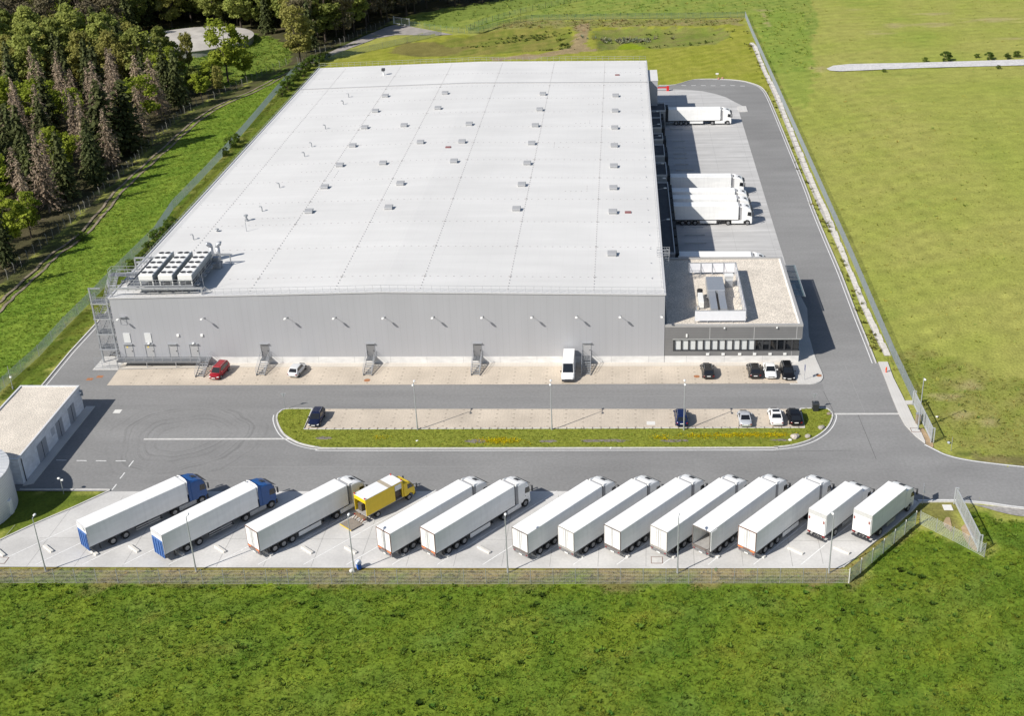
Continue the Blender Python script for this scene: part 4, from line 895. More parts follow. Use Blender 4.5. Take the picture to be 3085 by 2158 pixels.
for q_ in c_[1:4]: mb.bar((*q_,2.4),(*q_,6.7),0.04)
for z in (5.7,6.2,6.7): mb.bar((-1.3,-.2,z),(.7,-.2,z),.05); mb.bar((-1.3,.9,z),(.7,.9,z),.05)
for q_ in ((-1.3,-.2),(-1.3,.9),(.7,-.2),(.7,.9)): mb.bar((*q_,5.4),(*q_,6.75),0.05)
mb.build("cage", galv, t)
t = thing("roof_screen", "white panel screen on posts around the plant on the office roof", "screen", (8.5,11,6.12))
for nm, b in (("front_panel",(-3.85,3.85,-9.75,-9.68,.42,2.1)),("rear_panel",(-3.85,3.85,9.6,9.67,.42,2.1)),("side_panel",(3.86,3.93,-9.68,9.6,.42,2.1))):
    o = MB().box(*b).build(nm, screenm, t)
mb = MB()
mb.bar((-3.9,-9.715,2.13),(3.9,-9.715,2.13),.14,.07); mb.bar((-3.9,9.64,2.13),(3.9,9.64,2.13),.14,.07); mb.bar((3.9,-9.7,2.13),(3.9,9.6,2.13),.14,.07)
for x in (-3.8,-1.9,0,1.9,3.75):
    mb.bar((x,-9.62,0),(x,-9.62,2.1),.09); mb.bar((x,9.54,0),(x,9.54,2.1),.09); mb.bar((x,9.5,1.8),(x,8.5,.05),.05); mb.bar((x,-9.6,1.8),(x,-8.6,.05),.05)
for y in np.arange(-7.5,9,2.4): mb.bar((3.8,y,0),(3.8,y,2.1),.09); mb.bar((3.78,y,1.7),(2.9,y,.05),.05)
mb.build("posts", galv, t)
t = thing("ventilation_duct", "large silver air duct splitting in two inside the office roof screen", "duct", (8.5,9.8,6.12))
MB().bbox(-1.4,1.35,0,5.6,.45,1.85,.05).build("air_handler", ductm, t)
for xa in (-1.25,.2):
    mb = MB(); mb.loft([[(xa,.0,.5),(xa+1.0,.0,.5),(xa+1.0,.0,1.75),(xa,0,1.75)],[(xa,-1.4,.4),(xa+1.05,-1.4,.4),(xa+1.05,-1.4,1.45),(xa,-1.4,1.45)],[(xa,-6.3,.4),(xa+1.05,-6.3,.4),(xa+1.05,-6.3,1.4),(xa,-6.3,1.4)]][::-1]); mb.build("duct", ductm, t)
mb = MB()
for y in (.5,5,-3,-6): 
    for x in (-1.2,1.1): mb.box(x-.06,x+.06,y-.06,y+.06,0,.45)
mb.build("legs", galv, t)
t = thing("condenser_unit", "narrow white condenser with a black fan, left of the silver roof duct", "condenser", (5.95,9,6.12))
MB().bbox(-.4,.4,-2.6,1.3,.3,1.25,.04).build("casing", coolw, t); MB().lathe([(.44,.3),(.46,1.45),(.36,1.5),(.34,1.35),(.02,1.36)],(0,2.0,0),16).build("fan", black, t)
mb = MB(); mb.box(-.38,.38,-2.5,2.2,0,.3); mb.tube([(-.4,-2.6,.6),(-.8,-2.9,.6),(-.8,-3.4,.1),(-.8,-4,.1)],.08,6); mb.build("base", steel2, t)
t = thing("intake_hood", "white boxy air hood at the back corner inside the office roof screen", "duct", (10.9,15.6,6.12))
MB().bbox(-.6,.6,-.5,.5,0,1.2).build("base", ductm, t); mb = MB(); mb.loft([[(-.7,-.2,1.2),(.7,-.2,1.2),(.7,.8,1.2),(-.7,.8,1.2)],[(-.7,-.5,2.0),(.7,-.5,2.0),(.7,.9,2.0),(-.7,.9,2.0)]]); mb.build("hood", coolw, t)
t = thing("glass_canopy", "glass entrance canopy on the office's right side wall", "canopy", (OX1,23,0))
MB().box(.75,2.6,-6.7,6.8,3.95,3.99).build("glazing", tintglass, t)
mb = MB()
for y in (-6.5,-3.9,-1.3,1.3,3.9,6.6): mb.bar((-.1,y,4.1),(2.5,y,3.9),.07,.12)
mb.bar((2.6,-6.75,3.95),(2.6,6.85,3.95),.1,.12); mb.bar((.7,-6.75,4.0),(.7,6.85,4.0),.06); mb.build("frame", galv, t)
# ------------------------------------------------------------------ utility building, tank, reservoir
ub = thing("utility_building", "small flat gravel roofed utility building with weathered walls and three double doors", "building", (-91.75,-25.9,0))
hx, hy, hz = 4.55, 10.6, 3.95
MB().box(-hx,hx,-hy,hy,0,hz-.2).build("wall", weathered, ub)
MB().box(-hx+.2,hx-.2,-hy+.2,hy-.2,hz-.2,hz-.12).build("gravel_roof", gravel, ub)
mb = MB(); mb.box(-hx-.05,hx+.05,-hy-.05,-hy+.2,hz-.2,hz+.06); mb.box(-hx-.05,hx+.05,hy-.2,hy+.05,hz-.2,hz+.06); mb.box(-hx-.05,-hx+.2,-hy+.2,hy-.2,hz-.2,hz+.06); mb.box(hx-.2,hx+.05,-hy+.2,hy-.2,hz-.2,hz+.06); mb.build("parapet", mat("parapet_cap",(0.66,0.67,0.68),0.5,0.1), ub)
ddm = mat("slatted_door", (0.38,0.40,0.44), 0.55, 0.15, var=0.05); add_layer(ddm, lines(2, 0.22, 0.04, 0.8)); add_layer(ddm, lines(1, 1.15, .04, .75))
for a, b in (((122,1397),(143.4,1365)),((169.4,1328),(190.7,1305.5)),((207.5,1282.6),(225.8,1261))):
    y0 = at(*a).y+25.9; y1 = at(*b).y+25.9
    o = MB().box(hx-.02,hx+.05,y0,y1,.15,2.75).build("double_door", ddm, ub); MB().box(hx+.05,hx+.1,(y0+y1)/2-.02,(y0+y1)/2+.02,.15,2.75).build("door_edge", dark, o)
yv = at(144,1344).y+25.9
MB().box(hx,hx+.04,yv-.1,yv+1.0,1.6,2.7).build("vent_panel", mat("vent_blue_grey",(0.52,0.55,0.60),0.5,.1), ub)
mb = MB(); mb.tube([(hx+.1,-hy+.7,.1),(hx+.1,-hy+.7,hz-.3)],.06,6); mb.build("downpipe", dark, ub)
MB().bbox(hx+.0,hx+.4,hy-.3,hy-.05,2.4,3.3).build("cable_box", steel2, ub)
MB().lathe([(.02,0),(.2,.03),(.18,.2),(.02,.24)],(hx+.3,hy-.9,3.1),8).build("wall_lamp", lampm, ub)
sheet("utility_pavement", [(-87.15,-37.0),(-85.9,-36.4),(-85.75,-14.6),(-87.15,-14.6)], 0.1, paver3, .15)
tk = thing("water_tank", "big round sheet metal water tank cut by the left picture edge", "tank", (-92.9,-43.5,0))
TH = 5.9
MB().lathe([(7.35,0),(7.35,TH)],(0,0,0),96).build("shell", tankm, tk)
roofr = mat("tank_roof", (0.66,0.67,0.68), 0.45, 0.15, var=0.03)
mb = MB(); mb.lathe([(7.47,TH-.1),(7.47,TH+.06),(4,TH+.45),(0.3,TH+.8)],(0,0,0),96)
for i in range(48):
    a = 2*math.pi*i/48; mb.bar((7.45*math.cos(a),7.45*math.sin(a),TH+.09),(.5*math.cos(a),.5*math.sin(a),TH+.82),.07,.08)
mb.build("lid", roofr, tk)
mb = MB(); mb.bbox(6.9,7.6,-.6,.1,.2,2.2); mb.build("valve_box", lampm, tk)
rv = thing("round_reservoir", "round pale roofed reservoir in the clearing behind the trees", "reservoir", (-151,241.5,0))
MB().lathe([(20,-.3),(20,1.9)],(0,0,0),72).build("wall", mat("reservoir_wall",(0.30,0.31,0.29),0.9,var=.2,vscale=1), rv)
rm_ = mat("reservoir_roof", (0.44,0.415,0.38), 0.9, var=.08, vscale=.3, bump=.2); add_layer(rm_, noise_layer(.25,.85,1.08))
MB().lathe([(20.3,1.9),(20.3,2.1),(19.6,2.15),(8,2.6),(.5,2.8)],(0,0,0),72).build("roof", rm_, rv)
t = thing("reservoir_shed", "low grey flat box beside the round reservoir, half hidden by trees", "shed", (*at(395,155)[:2],0)); MB().box(-5,5,-2,2,0,1.6).build("wall", kerbm, t); MB().box(-5.2,5.2,-2.2,2.2,1.6,1.8).build("roof", roofr, t)
# ------------------------------------------------------------------ lorries
tyre = black
def wheel_mesh():
    mb = MB(); mb.cyl((0,-.16,0),(0,.16,0),.51,.51,20); return mb.mesh("tyre", tyre)
def rim_mesh():
    mb = MB(); mb.cyl((0,-.172,0),(0,-.15,0),.30,.30,16); mb.cyl((0,-.20,0),(0,-.16,0),.13,.14,10); return mb.mesh("rim", hub)
WM, RM = wheel_mesh(), rim_mesh()
def wheel(par, x, y, r=.51, flip=False, w_=1.0):
    o = link("wheel", WM, par); o.location = (x, y, r); s_ = r/.51; o.scale = (s_, w_, s_)
    if flip: o.rotation_euler = (0,0,math.pi)
    link("rim", RM, o); return o
def bevel_extrude(prof, w_, inset, edge):
    """side profile (x,z) loop extruded across y with softened flanks"""
    cx = sum(p[0] for p in prof)/len(prof); cz = sum(p[1] for p in prof)/len(prof)
    def sh(d): return [(p[0]-math.copysign(min(d, abs(p[0]-cx)), p[0]-cx), p[1]-(d if p[1] > cz else 0)) for p in prof]
    rings = [[(x,-w_/2,z) for x, z in sh(inset)], [(x,-w_/2+edge,z) for x, z in prof], [(x,w_/2-edge,z) for x, z in prof], [(x,w_/2,z) for x, z in sh(inset)]]
    return MB().loft(rings)
def add_cab(t, x0, paintm, high=True, small=False, dark_low=False):
    """cab standing on the chassis with its back at x0"""
    Wd = 2.46 if not small else 2.15
    H = 3.55 if high else (3.25 if not small else 2.75); L = 2.25 if not small else 1.9
    prof = [(0,.95),(0,H+.22),(.5,H+.22),(1.15,H+.10),(L-.45,H-.20),(L-.2,H-.62),(L-.02,1.75),(L,1.0),(L,.42),(L-.28,.36),(L-.35,.9),(L-.75,1.12),(L-1.35,1.12),(L-1.6,.9)]
    if small: prof = [(0,.8),(0,H),(.5,H+.05),(1.0,H-.05),(L-.75,H-.25),(L-.2,1.75),(L,1.5),(L+.02,.5),(L-.3,.42),(L-.4,.8),(L-.7,.98),(L-1.1,.98),(L-1.3,.8)]
    cab = bevel_extrude(prof, Wd, .1, .12).build("cab", paintm, t); cab.location = (x0,0,0)
    if not small:
        a, b = Vector((L-.17,0,H-.64)), Vector((L+.0,0,1.85)); e = Vector((.035,0,0))
        wsc = MB().loft([[(a.x+e.x,-Wd/2+.16,a.z),(a.x+e.x,Wd/2-.16,a.z),(b.x+e.x,Wd/2-.1,b.z),(b.x+e.x,-Wd/2+.1,b.z)],[(a.x-.1,-Wd/2+.16,a.z),(a.x-.1,Wd/2-.16,a.z),(b.x-.1,Wd/2-.1,b.z),(b.x-.1,-Wd/2+.1,b.z)]]).build("windscreen", glass, cab)
        for sy in (-1,1):
            y = sy*(Wd/2+.006)
            MB().loft([[(L-1.05,y,2.0),(L-.16,y,1.85),(L-.30,y,2.72 if high else 2.55),(L-.95,y,2.78 if high else 2.6)],[(L-1.05,y-sy*.06,2.0),(L-.16,y-sy*.06,1.85),(L-.30,y-sy*.06,2.72 if high else 2.55),(L-.95,y-sy*.06,2.78 if high else 2.6)]]).build("side_window", glass, cab)
            mb = MB(); mb.bar((L-.1,sy*(Wd/2),2.75),(L+.12,sy*(Wd/2+.22),2.75),.05); mb.bbox(L+.02,L+.2,sy*(Wd/2+.2)-.1,sy*(Wd/2+.2)+.1,1.95,2.75,.03); mb.build("mirror", dark, cab)
            MB().box(L-.02,L+.03,sy*.85-.25,sy*.85+.25,.62,.85).build("headlight", lampm, cab)
            MB().bbox(L-1.0,L-.9,sy*(Wd/2)-.02,sy*(Wd/2)+.02,1.55,1.62,.005).build("door_handle", dark, cab)
        mb = MB(); mb.loft([[(L-.36,-Wd/2+.2,H-.30),(L-.36,Wd/2-.2,H-.30),(L-.3,Wd/2-.2,H-.36),(L-.3,-Wd/2+.2,H-.36)],[(L+.12,-Wd/2+.12,H-.56),(L+.12,Wd/2-.12,H-.56),(L+.12,Wd/2-.12,H-.62),(L+.12,-Wd/2+.12,H-.62)]]); mb.build("sun_visor", dark, cab)
        MB().loft([[(L-1.4,-.34,H-.1),(L-.85,-.34,H-.25),(L-.85,.34,H-.25),(L-1.4,.34,H-.1)],[(L-1.38,-.34,H+.23),(L-.83,-.34,H+.05),(L-.83,.34,H+.05),(L-1.38,.34,H+.23)]]).build("roof_hatch", dark, cab)
        MB().box(L-.005,L+.02,-.8,.8,1.05,1.65).build("grille", dark, cab)
        if dark_low:
            mb = MB(); mb.bbox(L-.34,L+.05,-Wd/2-.01,Wd/2+.01,.36,.98,.04); mb.build("bumper", dark, cab)
        if high:
            mb = MB()
            for sy in (-1,1): mb.loft([[(-.35,sy*1.1,1.0),(0.02,sy*1.2,1.0),(0.02,sy*1.2,H+.05),(-.35,sy*1.1,H+.2)],[(-.35,sy*1.06,1.0),(0.02,sy*1.14,1.0),(0.02,sy*1.14,H+.05),(-.35,sy*1.06,H+.2)]])
            mb.build("side_deflector", paintm if dark_low else mat("deflector_grey",(0.30,0.30,0.31),0.5), cab)
            for sy in (-1,1):
                MB().loft([[(-.3,sy*1.17,H+.1),(.02,sy*1.17,H+.12),(1.0,sy*1.15,H+.02),(1.0,sy*1.0,H+.08),(.02,sy*.92,H+.2),(-.3,sy*.92,H+.2)],[(-.3,sy*1.14,H+.34),(.0,sy*1.12,H+.36),(.9,sy*1.11,H+.10),(.9,sy*1.04,H+.12),(.0,sy*1.02,H+.36),(-.3,sy*1.02,H+.34)]]).build("roof_fin", paintm, cab)
            continue_ = '''
            prof2 = [(-.15,H+.02),(-.15,H+.44),(.25,H+.42),(.95,H+.10),(.95,H+.0)]
            mb.loft([[(x,-1.12,z-.10*(z>H+.2)) for x, z in prof2],[(x,-.75,z) for x, z in prof2],[(x,-.5,z-(.22 if z>H+.2 else 0)) for x, z in prof2],[(x,.5,z-(.22 if z>H+.2 else 0)) for x, z in prof2],[(x,.75,z) for x, z in prof2],[(x,1.12,z-.10*(z>H+.2)) for x, z in prof2]]); mb.build("roof_spoiler", paintm, cab)'''
    else:
        MB().loft([[(L-.60,-.88,H-.32),(L-.60,.88,H-.32),(L-.08,.98,1.72),(L-.08,-.98,1.72)],[(L-.75,-.88,H-.38),(L-.75,.88,H-.38),(L-.25,.98,1.65),(L-.25,-.98,1.65)]]).build("windscreen", glass, cab)
        for sy in (-1,1):
            y = sy*(Wd/2+.006)
            MB().loft([[(L-1.25,y,1.7),(L-.3,y,1.68),(L-.7,y,2.35),(L-1.25,y,2.4)],[(L-1.25,y-sy*.06,1.7),(L-.3,y-sy*.06,1.68),(L-.7,y-sy*.06,2.35),(L-1.25,y-sy*.06,2.4)]]).build("side_window", glass, cab)
            mb = MB(); mb.bar((L-.3,sy*Wd/2,2.0),(L+.05,sy*(Wd/2+.28),2.0),.05); mb.bbox(L-.02,L+.12,sy*(Wd/2+.25)-.1,sy*(Wd/2+.25)+.1,1.5,2.1,.03); mb.build("mirror", dark, cab)
            MB().box(L-.02,L+.04,sy*.75-.2,sy*.75+.2,.85,1.1).build("headlight", lampm, cab)
        mb = MB(); mb.bbox(L-.3,L+.07,-Wd/2,Wd/2,.42,.72,.04); mb.build("bumper", dark, cab)
    return cab
def trailer_rear(t, kind, x=0.0, z0=1.12, z1=4.0, hw=1.25):
    frm = {'rust': rust, 'dark': mat("door_frame_dark",(0.16,0.135,0.125),0.6,var=.2), 'grey': mat("door_frame_grey",(0.33,0.31,0.29),0.6,var=.2)}
    fm = frm.get(kind.split('_')[-1], frm['dark'])
    if kind.startswith('doors') or kind.startswith('open'):
        mb = MB(); mb.box(x-.05,x+.02,-hw,-hw+.07,z0,z1-.01); mb.box(x-.05,x+.02,hw-.07,hw,z0,z1-.01); mb.box(x-.05,x+.02,-hw+.07,hw-.07,z1-.13,z1-.01); mb.box(x-.07,x+.02,-hw+.07,hw-.07,z0,z0+.26); mb.build("rear_frame", fm, t)
    if kind.startswith('doors'):
        for y0, y1 in ((-hw+.08,-.01),(.01,hw-.08)):
            o = MB().box(x-.045,x+.01,y0,y1,z0+.27,z1-.14).build("rear_door", white, t); mb = MB()
            for f in (.06,.30):
                y = (y1-f if y0 < 0 else y0+f); mb.bar((x-.065,y,z0+.2),(x-.065,y,z1-.14),.03)
            mb.build("lock_bars", mat("lockbar_grey",(0.45,0.45,0.46),.4,.4), o)
        if fm is rust:
            [MB().box(x-.085,x-.071,a_,a_+.65,z0+.04,z0+.2).build("warning_strip", mat("warning_orange",(0.75,0.22,0.06),.5), t) for a_ in (-hw+.1,hw-.75)]
    if kind.startswith('blue'):
        mb = MB(); mb.box(x-.05,x+.02,-hw,-hw+.08,z0,z1-.01); mb.box(x-.05,x+.02,hw-.08,hw,z0,z1-.01); mb.box(x-.05,x+.02,-hw+.08,hw-.08,z1-.55,z1-.01); mb.build("rear_frame", mat("frame_pale",(0.55,0.55,0.57),.5,var=.1), t)
        o = MB().bbox(x-.12,x+.01,-hw+.09,hw-.09,z0-.55,z1-1.0,.03).build("tail_lift", liftblue, t)
        MB().box(x-.04,x+.01,-hw+.09,hw-.09,z1-.99,z1-.56).build("roller_door", white, t)
        mb = MB()
        for y in (-.85,-.3,.3,.85): mb.bar((x-.14,y,z0-.5),(x-.14,y,z1-1.2),.08,.05)
        mb.build("lift_ribs", mat("lift_blue_dark",(0.02,0.09,0.30),.5,var=.1), o)
    mb = MB(); mb.box(x+.05,x+.2,-1.15,1.15,.52,.66); mb.bar((x+.35,-.5,.6),(x+.35,-.5,1.1),.1); mb.bar((x+.35,.5,.6),(x+.35,.5,1.1),.1); mb.box(x-.02,x+.1,-1.2,1.2,.80,1.0); mb.build("rear_bumper", mat("bumper_grey",(0.20,0.20,0.205),.6,var=.2), t)
    MB().box(x-.06,x-.025,-.26,.26,.62,.74).build('number_plate', lampm, t)
    for sy in (-1,1): MB().box(x-.05,x-.021,sy*.98-.14,sy*.98+.14,.84,.95).build("tail_light", redlamp, t)
def artic(name, label, group, cabm, axles=3, rear='doors_rust', skirt=True, bar=False, loc=(0,0,0), rz=0.0):
    t = thing(name, label, "lorry", loc, rz, group)
    LT = 13.75; Z0, Z1 = 1.12, 4.0
    if rear.startswith('open'):
        mb = MB(); th = .06
        mb.box(0,LT,-1.25,-1.25+th,Z0,Z1-th); mb.box(0,LT,1.25-th,1.25,Z0,Z1-th); mb.box(0,LT,-1.25,1.25,Z1-th,Z1); mb.box(0,LT,-1.25+th,1.25-th,Z0,Z0+.15); mb.box(LT-.08,LT-.01,-1.25+th,1.25-th,Z0+.15,Z1-th)
        box = mb.build("trailer_box", boxwhite, t); MB().box(.02,LT-.1,-1.18,1.18,Z0+.152,Z0+.17).build("load_floor", plank, t)
        for sy in (-1,1): MB().box(.1,1.28,sy*1.31-.035,sy*1.31+.035,Z0+.1,Z1-.1).build("rear_door", white, t)
    else:
        box = MB().bbox(0,LT,-1.25,1.25,Z0,Z1,.045).build("trailer_box", boxwhite, t)
    mb = MB(); mb.box(.02,LT-.05,-1.262,-1.18,Z0-.06,Z0+.06); mb.box(.02,LT-.05,1.18,1.262,Z0-.06,Z0+.06); mb.box(0.3,LT-.6,-.55,-.4,.72,Z0-.06); mb.box(.3,LT-.6,.4,.55,.72,Z0-.06); mb.build("trailer_chassis", dark, t)
    mb = MB(); mb.box(LT+.002,LT+.42,-.95,.95,2.0,3.85); mb.build("cooling_unit", mat("unit_grey",(0.42,0.42,0.43),.5,.1) if cabm is not blue else white, t)
    xs = {3:(2.15,3.46,4.77),2:(3.0,4.75)}[axles]
    for x in xs:
        wheel(t, x, -1.06); wheel(t, x, 1.06, flip=True)
    mb = MB()
    for x in xs: mb.cyl((x,-1,.51),(x,1,.51),.09,.09,8)
    mb.build("axles", dark, t)
    for sy in (-1,1):
        MB().bar((9.9,sy*.75,Z0),(9.9,sy*.75,.35),.16).box(9.75,10.05,sy*.75-.15,sy*.75+.15,.3,.36).build("landing_leg", dark, t)
        MB().box(1.3,1.34,sy*1.05-.22,sy*1.05+.22,.25,.95).build("mudflap", dark, t)
    MB().box(6.3,8.0,-1.1,-.6,.55,Z0-.08).build("pallet_box", dark, t)
    if skirt:
        for sy in (-1,1): MB().box(5.75,9.2,sy*1.24-.02,sy*1.24+.02,.42,1.0).build("side_skirt", white, t)
    else:
        for sy in (-1,1):
            mb = MB()
            for z in (.55,.85): mb.bar((6.2,sy*1.2,z),(9.6,sy*1.2,z),.04,.1)
            mb.build("side_guard", galv, t)
    trailer_rear(t, rear)
    xb = LT+.62
    mb = MB(); mb.box(10.2,xb+1.6,-.45,-.3,.55,.95); mb.box(10.2,xb+1.6,.3,.45,.55,.95); mb.box(10.6,12.0,-.5,.5,.95,1.08); mb.build("tractor_chassis", dark, t)
    for x in (11.65,):
        wheel(t, x, -1.0, w_=1.7); wheel(t, x, 1.0, flip=True, w_=1.7)
    wheel(t, xb+1.28, -1.06); wheel(t, xb+1.28, 1.06, flip=True)
    for sy in (-1,1):
        MB().bbox(12.35,xb+.5,sy*1.14-.1,sy*1.14+.1,.40,1.0,.04).build("side_panel", cabwhite if cabm is not blue else (blue if not bar else steel2), t)
        mb = MB(); mb.box(11.0,12.3,sy*1.0-.22,sy*1.0+.22,1.06,1.1); mb.build("mudguard", dark, t)
    add_cab(t, xb, cabm, True, dark_low=cabm is blue)
    if bar:
        mb = MB(); mb.tube([(LT+.1,-1.2,3.3),(LT+.25,-1.15,3.98),(LT+.3,-.6,4.12),(LT+.3,.6,4.12),(LT+.25,1.15,3.98),(LT+.1,1.2,3.3)],.06,6); mb.build("air_deflector_frame", white, t)
    return t
def rigid(label, box_len, cabm, high, loc, rz):
    t = thing("box_truck", label, "truck", loc, rz, "lorries parked side by side in the truck park")
    Z0, Z1 = 1.12, 4.0
    MB().bbox(0,box_len,-1.25,1.25,Z0,Z1,.04).build("box_body", boxwhite, t)
    MB().bbox(-.13,-.01,-1.18,1.18,Z0-.05,Z1-.62,.03).build("tail_lift", white, t); MB().box(-.05,.0,-1.22,1.22,Z1-.6,Z1-.02).build("rear_frame", mat("frame_light",(0.5,0.5,0.49),.5), t)
    for y in (-.98,.98): MB().box(-.15,-.131,y-.11,y+.11,Z1-1.3,Z1-.9).build("warning_plate", mat("plate_red",(0.30,0.12,0.11),.5,var=.5,vscale=9), t)
    mb = MB(); mb.box(.02,box_len,-1.26,-1.18,Z0-.1,Z0+.05); mb.box(.02,box_len,1.18,1.26,Z0-.1,Z0+.05); mb.box(.2,box_len+1.5,-.5,-.35,.6,Z0); mb.box(.2,box_len+1.5,.35,.5,.6,Z0); mb.box(-.35,-.05,-1.1,1.1,.5,.62)
    for y in (-.9,-.45,0,.45,.9): mb.bar((-.4,y,.55),(.3,y,.8),.12)
    mb.build("chassis", dark, t)
    for sy in (-1,1):
        MB().box(-.06,0.02,sy*1.0-.18,sy*1.0+.18,.78,.95).build("tail_light", redlamp, t); MB().box(3.9,5.9,sy*1.2-.02,sy*1.2+.02,.45,.95).build("side_guard", steel2, t)
    wheel(t, 2.3,-1.0,.49,w_=1.6); wheel(t, 2.3,1.0,.49,True,1.6); wheel(t, box_len+1.15,-1.04,.49); wheel(t, box_len+1.15,1.04,.49,True)
    add_cab(t, box_len+.12, cabm, False)
    if high: MB().loft([[(box_len+.15,-1.0,3.02),(box_len+.15,1.0,3.02),(box_len+.15,1.0,3.6),(box_len+.15,-1.0,3.6)],[(box_len+.9,-1.05,3.05),(box_len+.9,1.05,3.05),(box_len+.9,1.05,3.2),(box_len+.9,-1.05,3.2)]]).build("roof_spoiler", cabm, t)
    return t
def truck_pose(rtr, ftr, z=4.0, hw=1.25):
    a = at(*rtr, z); b = at(*ftr, z); ang = math.atan2(b.y-a.y, b.x-a.x)
    return (a.x-math.sin(ang)*hw, a.y+math.cos(ang)*hw, 0.012), ang
G1 = "lorries parked side by side in the truck park"
row = [((258,1591.5),(564.6,1453)),((486.8,1613.4),(778.2,1467)),((774.5,1605),(1049,1461)),((1174.5,1610),(1430,1461)),((1308.5,1610.7),(1553.8,1463.2)),((1589,1611.5),(1817.6,1463)),((1728.7,1607.5),(1951.8,1461.6)),((1869.4,1603.6),(2087.8,1457)),((2010.6,1605.5),(2221,1457)),((2140,1605),(2341,1457)),((2279.5,1607.5),(2471.2,1461.6))]
lab = ["white trailer lorry with a blue cab and blue tail lift, leftmost in the truck row","white trailer lorry with a blue cab, behind the second lamp post of the fence row","white trailer lorry with a white cab, next to the yellow box truck on its left","white trailer lorry with a white cab, first to the right of the yellow box truck","white trailer lorry with an empty bay to its right and a whole cab side showing","white trailer lorry leading the tight group of six, right of the empty middle bay","white trailer lorry, second of the six tightly parked, with a white rear bumper","white trailer lorry, third of the six tightly parked, left of the drain frame","white trailer lorry behind a lamp post, just left of the trailer with open doors","white trailer lorry with its rear doors open and the empty load floor showing","white trailer lorry, last of the long lorries, beside the two shorter box trucks"]
kinds = [('blue',2,False,True),('blue',2,False,True),('doors_rust',3,True,False),('doors_rust',3,True,False),('doors_rust',3,True,False),('doors_dark',3,True,False),('doors_grey',3,True,False),('doors_dark',3,True,False),('doors_grey',3,True,False),('open_dark',3,True,False),('doors_rust',3,True,False)]
proto = {}
for (a, b), lb, kd in zip(row, lab, kinds):
    loc, ang = truck_pose(a, b)
    if kd in proto: dup(proto[kd], loc, ang, lb)
    else: proto[kd] = artic("articulated_lorry", lb, G1, blue if kd[0] == 'blue' else cabwhite, kd[1], kd[0], kd[2], kd[3], loc, ang)
for (a, b), lb, hi in ((((2491.8,1554.7),(2601.7,1470)),"shorter white box truck with a cab roof hatch, second from the row's right end",False),(((2629.4,1555),(2732,1471.5)),"shorter white box truck at the right end of the row, beside the verge",False)):
    loc, ang = truck_pose(a, b); rigid(lb, 8.05, cabwhite, hi, loc, ang)
G2 = "lorries docked at the warehouse's right side"
for (px, py), lb in (((2012.5,322.5),"white lorry docked alone at the far end of the dock yard"),((2015,523),"rearmost of the four white lorries docked close together"),((2020,566),"second from the back of the four white lorries docked close together"),((2021.6,587),"third from the back of the four white lorries docked close together"),((2024,609),"nearest of the four white lorries docked close together, its whole side showing"),((2039.5,757),"white docked lorry mostly hidden behind the office annex")):
    p = at(px, py, 4.0); ok = proto[('doors_dark',3,True,False)]
    dup(ok, (max(p.x, 3.55)+ (0 if px > 2013 else 0), p.y-1.25, 0.012), R(-1.6), lb, G2, (0.94,1,1))
# yellow box truck
a = at(1100,1508,3.4); b = at(1211,1449,3.4); ang = math.atan2(b.y-a.y, b.x-a.x); hw = 1.15
yt = thing("box_truck", "yellow box truck with open rear and side doors and its tail lift lowered", "truck", (a.x-math.sin(ang)*hw, a.y+math.cos(ang)*hw, 0.012), ang, G1)
LB, Z0, Z1, th = 6.1, .98, 3.4, .06
mb = MB(); mb.box(0,4.75,-hw,-hw+th,Z0,Z1-.05); mb.box(5.9,LB,-hw,-hw+th,Z0,Z1-.05); mb.box(4.75,5.9,-hw,-hw+th,Z1-.25,Z1-.05); mb.box(0,LB,hw-th,hw,Z0,Z1-.05); mb.box(LB-.06,LB,-hw+th,hw-th,Z0,Z1-.05); mb.box(-.03,.06,-hw+th,hw-th,Z1-.6,Z1-.05)
mb.build("box_body", yellow, yt)
MB().box(.0,LB,-hw+.03,hw-.03,Z0-.1,Z0).build("load_floor", plank, yt); MB().box(-.02,3.75,-hw-.01,hw+.01,Z1-.05,Z1).box(4.35,LB,-hw-.01,hw+.01,Z1-.05,Z1).build("roof", white, yt)
MB().box(3.75,4.35,-hw-.005,hw+.005,Z1-.05,Z1-.002).build("roof_window", mat("translucent_roof",(0.42,0.36,0.27),.6), yt)
MB().box(4.8,5.85,-hw-.02,-hw+.01,Z1-1.05,Z1-.26).build("roller_shutter", mat("shutter_white",(0.68,0.68,0.66),.5), yt)
MB().box(3.0,3.1,-hw+th,hw-th,Z0,Z1-.06).build("bulkhead", dark, yt)
mb = MB(); mb.box(.3,1.2,.2,.9,Z0,Z0+1.0); mb.box(1.4,2.2,-.6,.3,Z0,Z0+.8); mb.box(4.2,6.0,-.8,.95,Z0,Z1-.3); mb.build("cargo_and_dark_filler", mat("cargo_filler_dark",(0.10,0.085,0.07),.8,var=.3), yt)  # last box is added to darken the space behind the side door
mb = MB(); mb.box(-.02,LB+1.3,-.45,-.32,.55,Z0-.1); mb.box(-.02,LB+1.3,.32,.45,.55,Z0-.1); mb.box(-.3,.05,-1.05,1.05,.45,.7)
for y in (-.8,-.4,.4,.8): mb.bar((-.7,y,.2),(.1,y,.7),.1)
mb.build("chassis", mat("chassis_rusty",(0.22,0.15,0.10),.7,var=.3), yt)
MB().box(-2.6,-.75,-1.12,1.12,.12,.2).build("tail_lift", mat("lift_plate",(0.25,0.22,0.19),.7,var=.12), yt); mb = MB(); mb.box(-2.66,-2.6,-1.12,1.12,.11,.21); mb.build("lift_edge", yellow, yt)
for x, y in ((.05,-hw+.15),(.05,hw-.15),(LB-.1,-hw+.15),(LB-.1,hw-.15)): MB().lathe([(.1,0),(.1,.16),(.03,.2)],(x,y,Z1),8).build("marker_lamp", mat("marker_red",(0.5,0.05,0.03),.4), yt)
